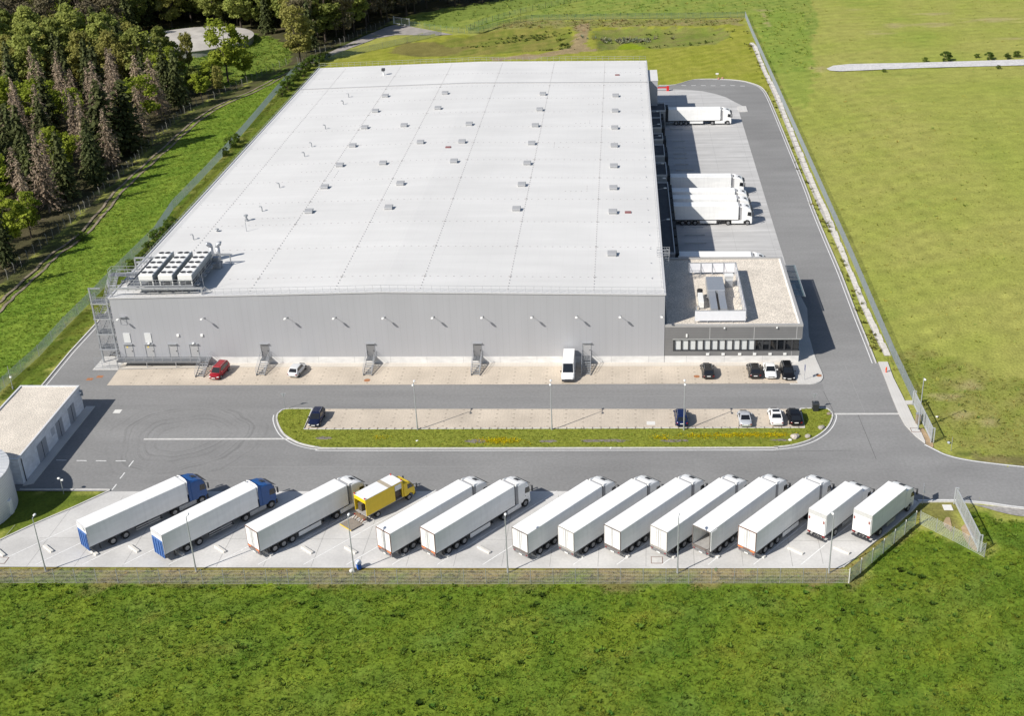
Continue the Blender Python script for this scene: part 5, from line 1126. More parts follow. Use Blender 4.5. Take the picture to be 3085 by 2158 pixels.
for sy in (-1,1): MB().box(-.34,-.3,sy*.95-.15,sy*.95+.15,.5,.66).build("tail_light", redlamp, yt)
wheel(yt,1.75,-.92,.42,w_=1.5); wheel(yt,1.75,.92,.42,True,1.5); wheel(yt,LB+.92,-.95,.42); wheel(yt,LB+.92,.95,.42,True)
add_cab(yt, LB+.15, yellow, False, True)
# ------------------------------------------------------------------ cars
def car(label, paintm, L, Wd, H, style, loc, face, turn=0.0, roofm_=None, belt=0.0, group="cars parked in the bays"):
    """x runs along the car, nose at +x; face 'to' looks at the viewer"""
    rz_ = (-math.pi/2 if face == 'to' else math.pi/2)+turn
    t = thing("parked_car" if style != 'van' else "delivery_van", label, "car" if style != 'van' else "van", loc, rz_, group if style != 'van' else None)
    h = L/2; hw = Wd/2
    zb = {'van':1.25,'suv':0.98,'mpv':0.98}.get(style, 0.88)+belt
    hood = {'sedan':1.25,'coupe':1.25,'estate':1.15,'hatch':1.0,'mpv':0.85,'suv':1.15,'van':.85}[style]
    tail = {'sedan':.85,'coupe':.75,'estate':.10,'hatch':.18,'mpv':.1,'suv':.14,'van':.0}[style]
    cowl = {'van':.75}.get(style, .75); rearrake = {'sedan':.65,'coupe':.95,'estate':.45,'hatch':.6,'mpv':.32,'suv':.42,'van':.04}[style]
    hz_ = zb-.10 if style != 'van' else 1.18
    st = [(-h+.0,.78,.42,.62),(-h+.04,.88,.30,zb-.12),(-h+.28,.97,.22,zb),(-h+.8,1.0,.2,zb+.01),(0,1.0,.2,zb+.0),(h-hood-.15,1.0,.2,zb-.01),(h-hood*.5,.985,.2,hz_-.02),(h-.30,.93,.24,hz_-.16),(h-.06,.82,.32,hz_-.30),(h,.70,.40,.56)]
    rings = []
    for x, wf, z0, z1 in st:
        y = hw*wf; zm = z0+(z1-z0)*.55
        rings.append([(x,-y*.86,z0),(x,-y,z0+.12),(x,-y*1.0,zm),(x,-y*.93,z1-.03),(x,-y*.62,z1+.02),(x,0,z1+.035),(x,y*.62,z1+.02),(x,y*.93,z1-.03),(x,y,zm),(x,y,z0+.12),(x,y*.86,z0)])
    body = MB().loft(rings).build("body", paintm, t, True)
    xr0 = -h+tail; xr1 = xr0+rearrake; xf1 = h-hood-cowl; xf0 = h-hood+.02
    if style == 'van': xf1 = h-.85-.75; xf0 = h-.85
    zt = H; wb = hw*.90; wt = hw*(.74 if style != 'van' else .84)
    def gh(i, e):   # greenhouse corner helper
        return {'rb':(xr0,zb-.03,wb),'rt':(xr1,zt-.05,wt*.97),'ft':(xf1,zt-.04,wt*.97),'fb':(xf0,hz_-.0,wb)}[i]
    xm_ = (xr1+xf1)/2
    prof = [gh('rb',0),gh('rt',0),(xr1+(.4 if style!='van' else .1),zt,wt),(xf1-.35,zt+.01,wt),gh('ft',0),gh('fb',0)]
    rr = []
    for x, z, y in prof: rr.append([(x,-y,z),(x,-y*.6,z+.025),(x,y*.6,z+.025),(x,y,z)])
    gv = [p for r in rr for p in r]; gf = []
    for k in range(len(rr)-1):
        for i in range(3): gf.append((k*4+i,k*4+i+1,(k+1)*4+i+1,(k+1)*4+i))
    gf.append(tuple(k*4 for k in range(len(rr)))); gf.append(tuple(k*4+3 for k in reversed(range(len(rr)))))
    o = MB().add(gv, gf).build("cabin", paintm, t)
    if roofm_: 
        MB().box(xr1+.35,xf1-.15,-wt*.72,wt*.72,zt+.02,zt+.045).build("glass_roof", roofm_, t)
    def pane(nm, a, b, f0, f1, g):
        (xa,za,ya),(xb_,zb_,yb) = a, b
        def P(f, sg): return Vector((xa+(xb_-xa)*f, 0, za+(zb_-za)*f)), (ya+(yb-ya)*f)*g
        p0, y0 = P(f0,0); p1, y1 = P(f1,0); n = Vector((-(zb_-za),0,xb_-xa)).normalized()
        if n.z < 0: n = -n
        n *= .035
        MB().loft([[p0+n+Vector((0,-y0,0)),p0+n+Vector((0,y0,0)),p1+n+Vector((0,y1,0)),p1+n+Vector((0,-y1,0))],[p0-n*.5+Vector((0,-y0,0)),p0-n*.5+Vector((0,y0,0)),p1-n*.5+Vector((0,y1,0)),p1-n*.5+Vector((0,-y1,0))]]).build(nm, glass, t)
    pane("windscreen", gh('fb',0), gh('ft',0), .10, .95, .90)
    if style != 'van': pane("rear_window", gh('rb',0), gh('rt',0), .16, .93, .84)
    xs0 = xr0+.42+rearrake*.35 if style != 'van' else xf1-.55; 
    for sy in (-1,1):
        y0, y1 = sy*(wb+.004), sy*(wt+.03)
        mb = MB(); z0_, z1_ = zb+.05, zt-.12
        f0 = .12; f1 = .82
        yy = lambda f: sy*(wb+(wt-wb)*f+.018)
        q4 = [(xs0,yy(f0),zb+(zt-zb)*f0),(xf0-.28,yy(f0),zb+(zt-zb)*f0),(xf1-.04,yy(f1),zb+(zt-zb)*f1),(xr1+.12 if style!='van' else xf1-.5,yy(f1),zb+(zt-zb)*f1)]
        mb.loft([q4,[(x,y-sy*.06,z) for x, y, z in q4]]); mb.build("side_window", glass, t)
        mb = MB(); mx = xf0-.45; mb.bbox(mx-.09,mx+.09,sy*(hw+.10)-.1,sy*(hw+.10)+.1,zb+.02,zb+.18,.03); mb.build("mirror", paintm if style != 'van' else dark, t)
        hl = MB().loft([[(h-.30,sy*hw*.62,hz_-.20),(h-.30,sy*hw*.9,hz_-.20),(h-.30,sy*hw*.92,hz_-.34),(h-.30,sy*hw*.62,hz_-.36)],[(h-.04,sy*hw*.55,hz_-.25),(h-.14,sy*hw*.84,hz_-.24),(h-.14,sy*hw*.86,hz_-.36),(h-.04,sy*hw*.55,hz_-.38)]]).build("headlight", lampm, t)
        tl = MB().box(-h-.012,-h+.2,sy*hw*.76-.11,sy*hw*.76+.11,zb-.27,zb-.13).build("tail_light", redlamp, t)
        for wx in (-h+L*.2,h-L*.185):
            wo = wheel(t, wx, sy*(hw-.10), .33 if style not in ('suv','van') else .36, sy > 0, .75)
    MB().box(-h-.025,-h+.02,-.27,.27,.62 if style!='coupe' else .55,.73 if style!='coupe' else .66).build("number_plate", lampm, t)
    MB().box(h-.02,h+.025,-.27,.27,.42,.53).build("number_plate", lampm, t)
    MB().box(h-.06,h+.012,-hw*.5,hw*.5,.56,.66).build("grille", dark, t)
    if style in ('van',):
        MB().bbox(h-.25,h+.05,-hw*.92,hw*.92,.26,.62,.05).build("bumper", dark, t)
        MB().box(h-.55,h-.1,-.12,.12,1.02,1.04)
    if style in ('estate','suv','mpv'):
        mb = MB()
        for sy in (-1,1): mb.bar((xr1+.2,sy*wt*.86,zt+.06),(xf1-.2,sy*wt*.86,zt+.06),.035)
        mb.build("roof_rails", galv, t)
    return t
def carpaint(nm, c, rough=.22, metal=.25): return mat(nm, c, rough, metal, var=.03, spec=.55)
red_ = carpaint("red_car_paint",(0.33,0.012,0.022)); sil = carpaint("silver_car_paint",(0.56,0.58,0.61),.25,.3); silw = carpaint("pale_silver_paint",(0.66,0.67,0.68),.25,.2)
dgr = carpaint("dark_grey_car_paint",(0.035,0.034,0.033)); wht = carpaint("white_car_paint",(0.80,0.80,0.79),.25,0); blk = carpaint("black_car_paint",(0.010,0.010,0.012)); nav = carpaint("navy_car_paint",(0.012,0.018,0.055)); dbl = carpaint("dark_blue_car_paint",(0.010,0.022,0.09))
def cp(px, py, L): p = at(px, py); return (p.x, p.y+L/2, 0.022)
car("dark red people carrier beside the gantry stair", red_, 4.6, 1.8, 1.68, 'mpv', cp(650,1149,4.6), 'to', -.14)
car("silver hatchback between the first two free standing metal stairs", silw, 4.2, 1.75, 1.45, 'hatch', cp(887,1142,4.2), 'away', -.16)
car("dark grey estate car parked alone under the office windows", dgr, 4.65, 1.82, 1.5, 'estate', cp(2134,1147,4.65), 'away', .03)
car("dark grey off-roader left of the white car at the office", dgr, 4.45, 1.84, 1.62, 'suv', cp(2275,1146,4.45), 'away', .02)
car("white saloon facing out between two dark cars at the office", wht, 4.6, 1.8, 1.46, 'sedan', cp(2323.7,1147,4.6), 'to', 0.0)
car("black estate car facing out, last in the row at the office", blk, 4.8, 1.84, 1.52, 'estate', cp(2377,1151,4.8), 'to', .02)
car("navy estate car alone at the left end of the parking island", nav, 4.5, 1.76, 1.5, 'estate', cp(945,1292,4.5), 'to', -.02)
car("dark blue people carrier behind a lamp post on the parking island", dbl, 4.3, 1.78, 1.66, 'mpv', cp(2053.7,1291,4.3), 'away', .02)
car("silver coupe on the parking island beside the white one", sil, 4.3, 1.76, 1.38, 'coupe', cp(2247,1293,4.3), 'away', 0.0)
car("white saloon with a dark glass roof on the parking island", wht, 4.6, 1.82, 1.45, 'sedan', cp(2341,1288.5,4.6), 'away', .01, glass)
car("black hatchback at the right end of the parking island", blk, 4.4, 1.8, 1.5, 'hatch', cp(2398,1288,4.4), 'away', .02)
v = car("white delivery van parked nose out at the warehouse wall", wht, 6.6, 2.0, 2.65, 'van', cp(1711,1155,6.6), 'to', 0.0)
# ------------------------------------------------------------------ wheel stops
ws = MB().bbox(-.22,.22,-1.05,1.05,0,.24,.05).mesh("wheel_stop", mat("wheel_stop_concrete",(0.62,0.60,0.56),.85,var=.08))
stops = [((146,1660),"left of the blue cabbed lorries beside the leftmost lamp"),((404,1660),"in the empty bay between the two blue cabbed lorries"),((664,1661),"in the empty bay right of the second blue cabbed lorry"),((926,1664),"in the empty bay below the yellow truck's lowered lift, left one"),((1057,1664),"in the empty bay right beside the third lamp post"),((1458,1663),"in the empty bay left of the tight group of six lorries"),((2397,1666),"in the bay behind the box truck with the roof hatch"),((2536,1665),"in the last bay at the right end of the apron"),
         ((804.6,1671),"under the tail of the lorry left of the yellow truck"),((1200.7,1671),"under the tail of the lorry right of the yellow truck"),((1334,1674),"under the tail of the lorry left of the empty middle bay"),((1604.8,1675),"under the tail of the first of six tightly parked lorries"),((1738.6,1674),"under the tail of the second of six tightly parked lorries"),((1874.6,1675),"under the tail of the third of six tightly parked lorries"),((2012,1676),"under the tail of the lorry left of the open trailer"),((2145,1676),"under the open doored trailer"),((2282,1676),"under the tail of the last long lorry"),((281,1669),"under the blue tail lift of the leftmost lorry"),((538.7,1670),"under the blue tail lift of the second lorry"),((2,1672),"at the left picture edge")]
for (px, py), lb in stops:
    p = at(px, py-4); o = tag(link("wheel_stop", ws), "pale concrete wheel stop "+lb, "wheel stop", "wheel stops in the truck bays"); o.location = (p.x,p.y,.012); o.rotation_euler = (0,0,R(50.5))
# ------------------------------------------------------------------ lamps, signs and small things
def lamp(label, px, heads, h=7.7, group=None, ang=0.0):
    p = at(*px); t = thing("street_lamp", label, "lamp post", (p.x,p.y,-.05), ang, group)
    MB().cyl((0,0,0),(0,0,h),.095,.05,10).build("pole", polem, t); MB().cyl((0,0,0),(0,0,.9),.11,.11,10).build("base", polem, t)
    for sy in heads:
        mb = MB(); mb.lathe([(.05,-.05),(.2,0),(.21,.05),(.14,.11),(.03,.13)],(0,0,0),14); o = mb.build("lamp_head", lampm, t, True); o.location = (0,sy*.62,h+.02); o.scale = (.8,1.35,1)
        MB().bar((0,0,h-.03),(0,sy*.4,h),.06).build("arm", polem, t)
    return t
G3 = "lamp posts along the truck park fence"
for px, lb in (((138,1722),"lamp post at the fence, leftmost, on empty apron"),((591,1722),"lamp post at the fence standing in front of a blue cabbed lorry"),((1067,1724),"lamp post at the fence beside the blue bucket"),((1530,1725),"lamp post at the fence before the empty middle bay"),((2041,1727),"lamp post at the fence left of the open trailer"),((2497,1726),"lamp post at the fence near its right corner, before a box truck")): lamp(lb, px, (1,), 7.7, G3)
G4 = "double headed lamp posts on the parking island"
for px, lb in (((1258,1297),"double headed lamp post, leftmost on the parking island"),((1663,1297),"double headed lamp post in the empty middle of the parking island"),((2060,1298),"double headed lamp post beside the dark blue people carrier")): lamp(lb, px, (1,-1), 7.6, G4)
lamp("lamp post beside the sliding gate at the right of the road", (2765,1297), (-1,), 8.2)
def pole(name, label, cat, b, h, r=.04, m=polem, extra=None):
    p = at(*b); t = thing(name, label, cat, (p.x,p.y,-.05)); MB().cyl((0,0,0),(0,0,h),r,r*.8,8).build("pole", m, t)
    if extra: extra(t)
    return t
def two_lights(t):
    for x, z in ((-.22,2.35),(.2,2.1)): MB().bbox(x-.16,x+.16,-.12,.12,z,z+.18,.03).build("lamp_head", lampm, t)
    MB().bar((-.22,0,2.4),(.2,0,2.2),.04).build("arm", polem, t)
pole("floodlight_post", "short post with two small lights in the lawn by the water tank", "light post", (192,1488), 2.5, .05, polem, two_lights)
def cam_(t): MB().bbox(-.1,.25,-.12,.12,2.0,2.25,.03).build("camera_head", lampm, t); MB().cyl((0,0,0),(0,0,.4),.14,.14,8).build("foot", polem, t)
pole("camera_post", "camera post by the wire fence at the left picture edge", "camera post", (39,1172), 4.0, .06, polem, cam_)
pole("marker_pole", "thin yellowish pole at the wire fence behind the roof plant", "pole", (455,752), 3.6, .06, mat("pole_yellowish",(0.42,0.45,0.24),.6))
pole("marker_post", "thin metal marker post in the grass right of the road bend", "post", (2865,1358), 2.1, .035, galv)
def tri(t): 
    o = MB().loft([[(-.42,.03,2.75),(.42,.03,2.75),(0,.03,2.0)],[(-.42,.045,2.75),(.42,.045,2.75),(0,.045,2.0)]]).build("sign_plate", lampm, t); o2 = MB().loft([[(-.42,.0,2.75),(.42,.0,2.75),(0,.0,2.0)],[(-.42,.028,2.75),(.42,.028,2.75),(0,.028,2.0)]]).build("sign_back", steel2, t)
pole("give_way_sign", "give way sign seen from behind at the parking island's left tip", "road sign", (859.5,1234), 2.8, .035, steel2, tri)
pole("give_way_sign", "give way sign beside the black bin at the parking island's right tip", "road sign", (2450.5,1237), 2.8, .035, galv, tri)
bluesign = mat("sign_blue",(0.03,0.05,0.20),.4)
def bsign(t):
    for z in (1.75,2.25): MB().box(-.04,.0,-.3,.3,z,z+.42).build("sign_plate", bluesign, t)
pole("blue_sign", "blue sign on a thin pole on the pavement at the office corner", "road sign", (2423,1147), 2.75, .035, galv, bsign)
def rsign(t): MB().box(-.75,.75,.03,.07,1.75,2.65).build("sign_plate", galv, t); MB().box(-.05,.3,-.1,-.02,1.7,1.8).build("clamp", lampm, t)
t_ = pole("notice_board", "metal notice sign seen edge on at the road corner by the last box truck", "road sign", (2779,1519), 2.7, .04, galv, rsign); t_.rotation_euler = (0,0,R(78))
p = at(2457,1242); t = thing("waste_bin", "black waste bin at the right tip of the parking island", "bin", (p.x,p.y+.35,.09))
MB().loft([[(-.36,-.38,.06),(.36,-.38,.06),(.36,.38,.06),(-.36,.38,.06)],[(-.46,-.48,1.15),(.46,-.48,1.15),(.46,.48,1.15),(-.46,.48,1.15)]]).build("body", mat("bin_plastic",(0.03,0.034,0.038),.5), t)
MB().loft([[(-.5,-.53,1.15),(.5,-.53,1.15),(.5,.53,1.15),(-.5,.53,1.15)],[(-.42,-.42,1.28),(.42,-.42,1.28),(.42,.45,1.28),(-.42,.45,1.28)]]).build("lid", mat("bin_plastic",(0.03,0.034,0.038),.5), t)
for sy in (-.4,.4): MB().cyl((sy-.05,.4,.12),(sy+.05,.4,.12),.12,.12,10).build("wheel", black, t)
p = at(1082,1713); t = thing("bucket", "blue bucket with a pale bag in it beside the third lamp post", "bucket", (p.x,p.y,-.05))
MB().lathe([(.26,0),(.34,.75),(.36,.78),(.3,.78),(.28,.6)],(0,0,0),14).build("body", mat("bucket_blue",(0.02,0.12,0.55),.4), t); MB().lathe([(.28,.6),(.38,.85),(.3,1.1),(.1,1.25),(.02,1.25)],(0,0,0),10).build("bag", mat("bag_pale",(0.55,0.62,0.75),.5), t)
def blob(name, label, cat, px, r, m, sq=.75, group=None, z=0):
    p = at(*px, 0.0); mb = MB(); bm = bmesh.new(); bmesh.ops.create_icosphere(bm, subdivisions=2, radius=r)
    sd_ = random.random()*9
    for v_ in bm.verts: v_.co *= 1+.22*math.sin(v_.co.x*5/r*.5+sd_)*math.cos(v_.co.y*4/r*.5+sd_)+random.uniform(-.06,.06); v_.co.z *= sq
    me = bpy.data.meshes.new(name); bm.to_mesh(me); bm.free(); me.materials.append(m)
    o = link(name, me); o.location = (p.x,p.y,z+r*sq*.5); return tag(o, label, cat, group)
G5 = "boulders at the parking island's right end"
blob("boulder", "grey boulder at the kerb, nearest the waste bin", "boulder", (2474,1292), .46, rock, .8, G5); blob("boulder", "largest pale boulder beside the yellow flowers", "boulder", (2395,1320), .6, mat("rock_pale",(0.46,0.41,0.36),.9,var=.3,vscale=3,bump=.6,bscale=6), .75, G5); blob("boulder", "grey boulder at the kerb right of the largest one", "boulder", (2432,1319), .42, rock, .8, G5)
blob("stone", "small pale stone in front of the largest boulder", "stone", (2380,1328), .28, lidstone, .6, G5); blob("stone", "small brown stone by the kerb behind the waste bin", "stone", (2497,1249), .35, mat("stone_brown",(0.25,0.20,0.16),.9), .6, G5)
blob("rubbish_bag", "small white rubbish bag at the foot of the third lamp post", "rubbish bag", (1060,1722), .32, lidstone, .7)
blob("stone", "white stone on the island grass right of the left lamp post", "stone", (1256,1330), .2, lampm, .5); blob("stone", "white stone at the island's front kerb", "stone", (1840,1351), .2, lampm, .5)
blob("stone", "pale stone in the grass right of the gate lamp", "stone", (2823,1257), .2, lidstone, .6); blob("stone", "small blue grey stone by the right gate's end", "stone", (2858,1336), .22, mat("stone_bluegrey",(0.35,0.38,0.42),.8), .8)
G6 = "round rusty manhole covers"
for px, lb, r_ in (((1106,1146.5),"round rusty brown manhole cover in the paved bays before the second stair",.5),((2099,1135),"round ochre manhole cover left of the lone dark grey estate car",.45),((2467,1134),"round brown manhole cover at the office pavement's corner",.42)):
    p = at(*px); o = tag(MB().cyl((p.x,p.y,0),(p.x,p.y,.03 if px[0] != 2467 else .13),r_,r_,18).build("manhole_cover", brownlid), lb, "manhole cover", G6)
for px, lb in (((270.5,1143),"square rusty drain cover on asphalt, nearer the warehouse corner"),((301,1135.5),"square rusty drain cover on asphalt, right of its twin")):
    p = at(*px) if px[0] > 280 else at(*px); x, y = p.x, p.y; tag(MB().box(x-.5,x+.5,y-.4,y+.4,0,.012).build("drain_cover", brownlid), lb, "drain cover", "square rusty drain covers")
for px, lb, sz, m, z in (((354,1240),"white square access cover on the asphalt by the utility building",(.55,.55),lidstone,.012),((1979,1689),"square framed drain on the apron behind the tightly parked lorries",(.62,.6),kerbm,.03),((1961,1276),"white square cover on the parking island's paving",(.6,.5),lidstone,.035),((2757.5,1298),"square framed cover on the gate pavement",(.55,.5),kerbm,.13),((2855,1530),"white square slab in the grass by the right gate",(.55,.6),lidstone,.03),((5,1690),"square framed drain at the apron's left picture edge",(.6,.6),kerbm,.03)):
    p = at(*px); x, y = p.x, p.y; t = tag(MB().box(x-sz[0],x+sz[0],y-sz[1],y+sz[1],z-.06,z).build("access_cover", m), lb, "access cover")
    if 'framed' in lb:
        mb = MB(); a_, b_ = sz[0]+.07, sz[1]+.07
        for q_ in ((x-a_,x-sz[0],y-b_,y+b_),(x+sz[0],x+a_,y-b_,y+b_),(x-sz[0],x+sz[0],y-b_,y-sz[1]),(x-sz[0],x+sz[0],y+sz[1],y+b_)): mb.box(*q_,z-.06,z+.01)
        mb.build("frame", rust, t)
p = at(2669,1124); t = thing("hydrant_post", "orange red hydrant post on the gate pavement", "hydrant", (p.x,p.y,.11)); MB().cyl((0,0,0),(0,0,.7),.09,.09,10).build("post", orange, t); mb = MB(); mb.lathe([(.09,.7),(.12,.74),(.1,.85),(.02,.88)],(0,0,0),10); mb.bbox(-.14,.14,-.08,.08,.42,.56,.02); mb.build("cap", orange, t)
p = at(2764,1277); t = thing("control_cabinet", "grey brown control cabinet between gate and gate lamp", "cabinet", (p.x,p.y,0)); MB().bbox(-.3,.3,-.25,.25,0,1.6,.03).build("cabinet", mat("cabinet_brown",(0.27,0.22,0.17),.7,var=.15), t); MB().box(-.34,.34,-.29,.29,1.6,1.65).build("lid", steel2, t)
p = at(2008,273); t = thing("red_barrier", "red barrier boom at the far end of the dock yard", "barrier", (p.x,p.y,0)); MB().bar((-4.5,0,.9),(.3,0,.9),.2,.3).build("boom", mat("barrier_red",(0.55,0.03,0.03),.4), t); MB().bbox(0,.7,-.4,.4,0,1.3,.05).build("post", mat("barrier_red",(0.55,0.03,0.03),.4), t)
t = pole("kerb_sign", "small pale sign post on the lawn at the road's far bend", "road sign", (2160,237), 1.6, .05, galv, lambda t: MB().box(-.4,.4,-.05,.05,1.3,1.7).build("sign_plate", lampm, t))
blob("red_stone", "reddish stone at the foot of the far kerb sign, left", "stone", (2165,238), .4, mat("stone_red",(0.42,0.22,0.15),.9), .8); blob("red_stone", "reddish stone at the foot of the far kerb sign, right", "stone", (2176,237), .4, mat("stone_red",(0.42,0.22,0.15),.9), .8)
p = at(2226,331); tag(MB().box(p.x-.1,p.x+2.1,p.y-1.8,p.y+3.2,0,.16).build("concrete_step", kerbm), "pale concrete slab at the outer corner of the dock yard", "slab")
mb = MB(); tag(MB().box(2150*0+1.0,6.0,141.5,150.5,0,.05).build("dock_ramp", kerbm), kind="structure")
# ------------------------------------------------------------------ fences and gates
def resample(pts, step):
    out = [tuple(pts[0])]; carry = 0.0
    for a, b in zip(pts[:-1], pts[1:]):
        a = np.array(a, float); b = np.array(b, float); L = np.hypot(*(b-a)); n = max(1, round(L/step))
        for i in range(1, n+1): out.append(tuple(a+(b-a)*i/n))
    return out
def fence(name, label, pts, h=2.0, step=2.5, wire=wirem, postm=galv, vs=0.1, vw=0.012, hs=0.2, hw_=0.02, cat="fence", group=None, post_w=.06, posth=.1, z0=-.08, lean=False):
    P = resample(pts, step)
    t = thing(name, label, cat, (P[0][0],P[0][1],z0), 0, group)
    while len(P) > 100: P2 = P[::2] if (len(P)-1) % 2 == 0 else P[::2]+[P[-1]]; P = P2
    pm = MB().box(-post_w/2,post_w/2,-post_w/2,post_w/2,0,h+posth).mesh("post", postm)
    if lean: pm = MB().bar((0,0,0),(0,0,h),post_w).bar((0,0,h),(-.25,.1,h+.35),post_w).mesh("post", postm)
    O = np.array(P[0])
    for p in P: o = link("post", pm, t); o.location = (p[0]-O[0],p[1]-O[1],0)
    V = []; Q = []
    def strip(a, b, za, zb, wx, wy):
        k = len(V); V.extend([(a[0]-wx,a[1]-wy,za),(a[0]+wx,a[1]+wy,za),(b[0]+wx,b[1]+wy,zb),(b[0]-wx,b[1]-wy,zb)]); Q.append((k,k+1,k+2,k+3))
    for a, b in zip(pts[:-1], pts[1:]):
        a = np.array(a, float)-O; b = np.array(b, float)-O; d = b-a; L = np.hypot(*d); d /= L; n_ = np.array((-d[1],d[0]))
        m = int(L/vs)
        if vs > 0:
            for i in range(m):
                c = a+d*vs*(i+.5); strip(c, c, .02, h, d[0]*vw/2, d[1]*vw/2); strip(c, c, .02, h, n_[0]*vw/2, n_[1]*vw/2)
        z = .06
        while z < h+.01:
            k = len(V); e = hw_/2
            V.extend([(a[0],a[1],z-e*.5),(b[0],b[1],z-e*.5),(b[0],b[1],z+e*.5),(a[0],a[1],z+e*.5)]); Q.append((k,k+1,k+2,k+3))
            k = len(V); V.extend([(a[0]-n_[0]*e,a[1]-n_[1]*e,z),(b[0]-n_[0]*e,b[1]-n_[1]*e,z),(b[0]+n_[0]*e,b[1]+n_[1]*e,z),(a[0]+n_[0]*e,a[1]+n_[1]*e,z)]); Q.append((k,k+1,k+2,k+3))
            z += hs
    me = bpy.data.meshes.new("wire_mesh"); fast_mesh(me, np.array(V), np.array(Q)); me.materials.append(wire); link("wire_mesh", me, t)
    return t
wirefront = mat("front_fence_wire",(0.58,0.56,0.55),.5,.0)
ff = [tuple(at(-700,1753)[:2]),tuple(at(1000,1760)[:2]),tuple(at(2557,1756.5)[:2])]
fence("wire_fence","long green grey bar mesh fence along the front of the truck park",ff,2.0,2.55,wirefront,galv,.2,.008,.2,.032)
dg = [tuple(at(2557,1756.5)[:2]),tuple(at(2757,1582)[:2])]
fence("wire_fence","mesh fence running diagonally behind the right end of the truck park",dg,2.0,2.5,wirem,lampm,.05,.012,.2,.02,post_w=.08)
pg = [tuple(at(2770,1578)[:2]),tuple(at(2870,1628)[:2]),tuple(at(2965,1678)[:2])]
fence("bar_panel_fence","pale bar fence running from the diagonal fence to the lower gate",pg,1.9,2.6,mat("bar_pale",(0.55,0.60,0.55),.5,.1),galv,.25,.012,.19,.05)
rf = A([(2245,51),(2267,106),(2296,169),(2332,255),(2366,326),(2406,420),(2446,518),(2489,628),(2532,722),(2564,779),(2609,870),(2658,975),(2688,1073),(2737,1167),(2752,1210)])
rf = [rf[0], rf[1], rf[5], rf[9], rf[12], rf[14]]
fence("wire_fence","long grey mesh fence down the right side between road and field",rf,2.0,2.5,wireg,galv,.05,.012,.2,.022)
bf = A([(2244,51),(2110,54),(1914,55.5),(1757,58),(1640,59.5),(1585,62),(1500,82),(1442,98),(1412,100)])
fence("wire_fence","green mesh fence closing the rear lawn behind the basins",bf,2.0,2.5,mat('fence_wire_dark_green',(0.13,0.20,0.17),.6,.1),mat('fence_wire_dark_green',(0.13,0.20,0.17),.6,.1),.1,.026,.2,.03)
lf = A([(1330,104),(1192,136),(1075,162),(1012,174),(962,187),(905,207),(878,230),(824,292),(745,386),(667,476),(588,560),(522,629),(471,707),(353,826),(275,908),(196,987),(118,1073),(39,1144),(-60,1240)])
fence("wire_fence","mesh fence beside the grass strip along the warehouse's left side",lf,2.0,2.5,mat("fence_wire_pale",(0.36,0.45,0.42),.5,.1),galv,.05,.014,.2,.022)
gf = A([(1236,78),(1310,90),(1400,100)]); fence("wire_fence","green wire fence right of the white far gate",gf,1.9,2.5,wirem,wirem,.2,.02,.25,.025)
gf = A([(1405,92),(1467,68),(1585,35),(1700,11),(1790,-6)]); fence("wire_fence","green wire fence climbing the slope to the top of the picture",gf,1.9,3.0,wirem,mat("post_dark_green",(0.10,0.14,0.10),.6),.2,.02,.25,.025,post_w=.1)
fe = [(x, y) for x, y in FOREST_EDGE]
fence("forest_fence","old fence with pale bent concrete posts along the forest edge",fe,1.9,3.2,mat("old_wire",(0.16,0.16,0.15),.7,.2),mat("old_concrete_post",(0.24,0.235,0.21),.9,var=.15),0.25,.014,.3,.016,post_w=.1,lean=True)
def gate(name, label, a, b, h, posts, m=galv, bars=.12, infill=None, cat="gate", z=.1):
    a = Vector((*a,0)); b = Vector((*b,0)); d = b-a; t = thing(name, label, cat, (a.x,a.y,0), math.atan2(d.y,d.x)); L = d.length
    mb = MB(); mb.bar((0,0,z+.1),(L,0,z+.1),.14,.22); mb.bar((0,0,h),(L,0,h),.09,.1)
    for i in range(posts+1): mb.bar((L*i/posts,0,z),(L*i/posts,0,h),.08)
    mb.build("frame", m, t); mb = MB(); x = bars
    while x < L: mb.bar((x,0,z+.15),(x,0,h-.03),.026); x += bars
    mb.build("bars", m, t)
    for x, o in ((-.15,0),(L+.1,.0)): mb = MB(); mb.bar((x,-.18,0),(x,-.18,h+.15),.12); mb.bar((x,.18,0),(x,.18,h+.15),.12); mb.bar((x,-.2,h+.15),(x,.2,h+.15),.1); mb.build("guide_post", m, t)
    return t
pA = at(2753,1222); pB = at(2807,1333); gate("sliding_gate","long open sliding bar gate right of the road, beside the gate lamp",pA[:2],pB[:2],2.1,5,mat("gate_pale",(0.52,0.54,0.56),.45,.3))
pA = at(2879,1521); pB = at(2948,1662); gate("sliding_gate","long open sliding bar gate in the grass at the lower right",pA[:2],pB[:2],2.2,5,mat("gate_pale",(0.52,0.54,0.56),.45,.3))
pA = at(1188,71); pB = at(1233,78); t = gate("far_gate","white double gate across the track at the forest's end",pA[:2],pB[:2],2.4,2,lampm,.45)
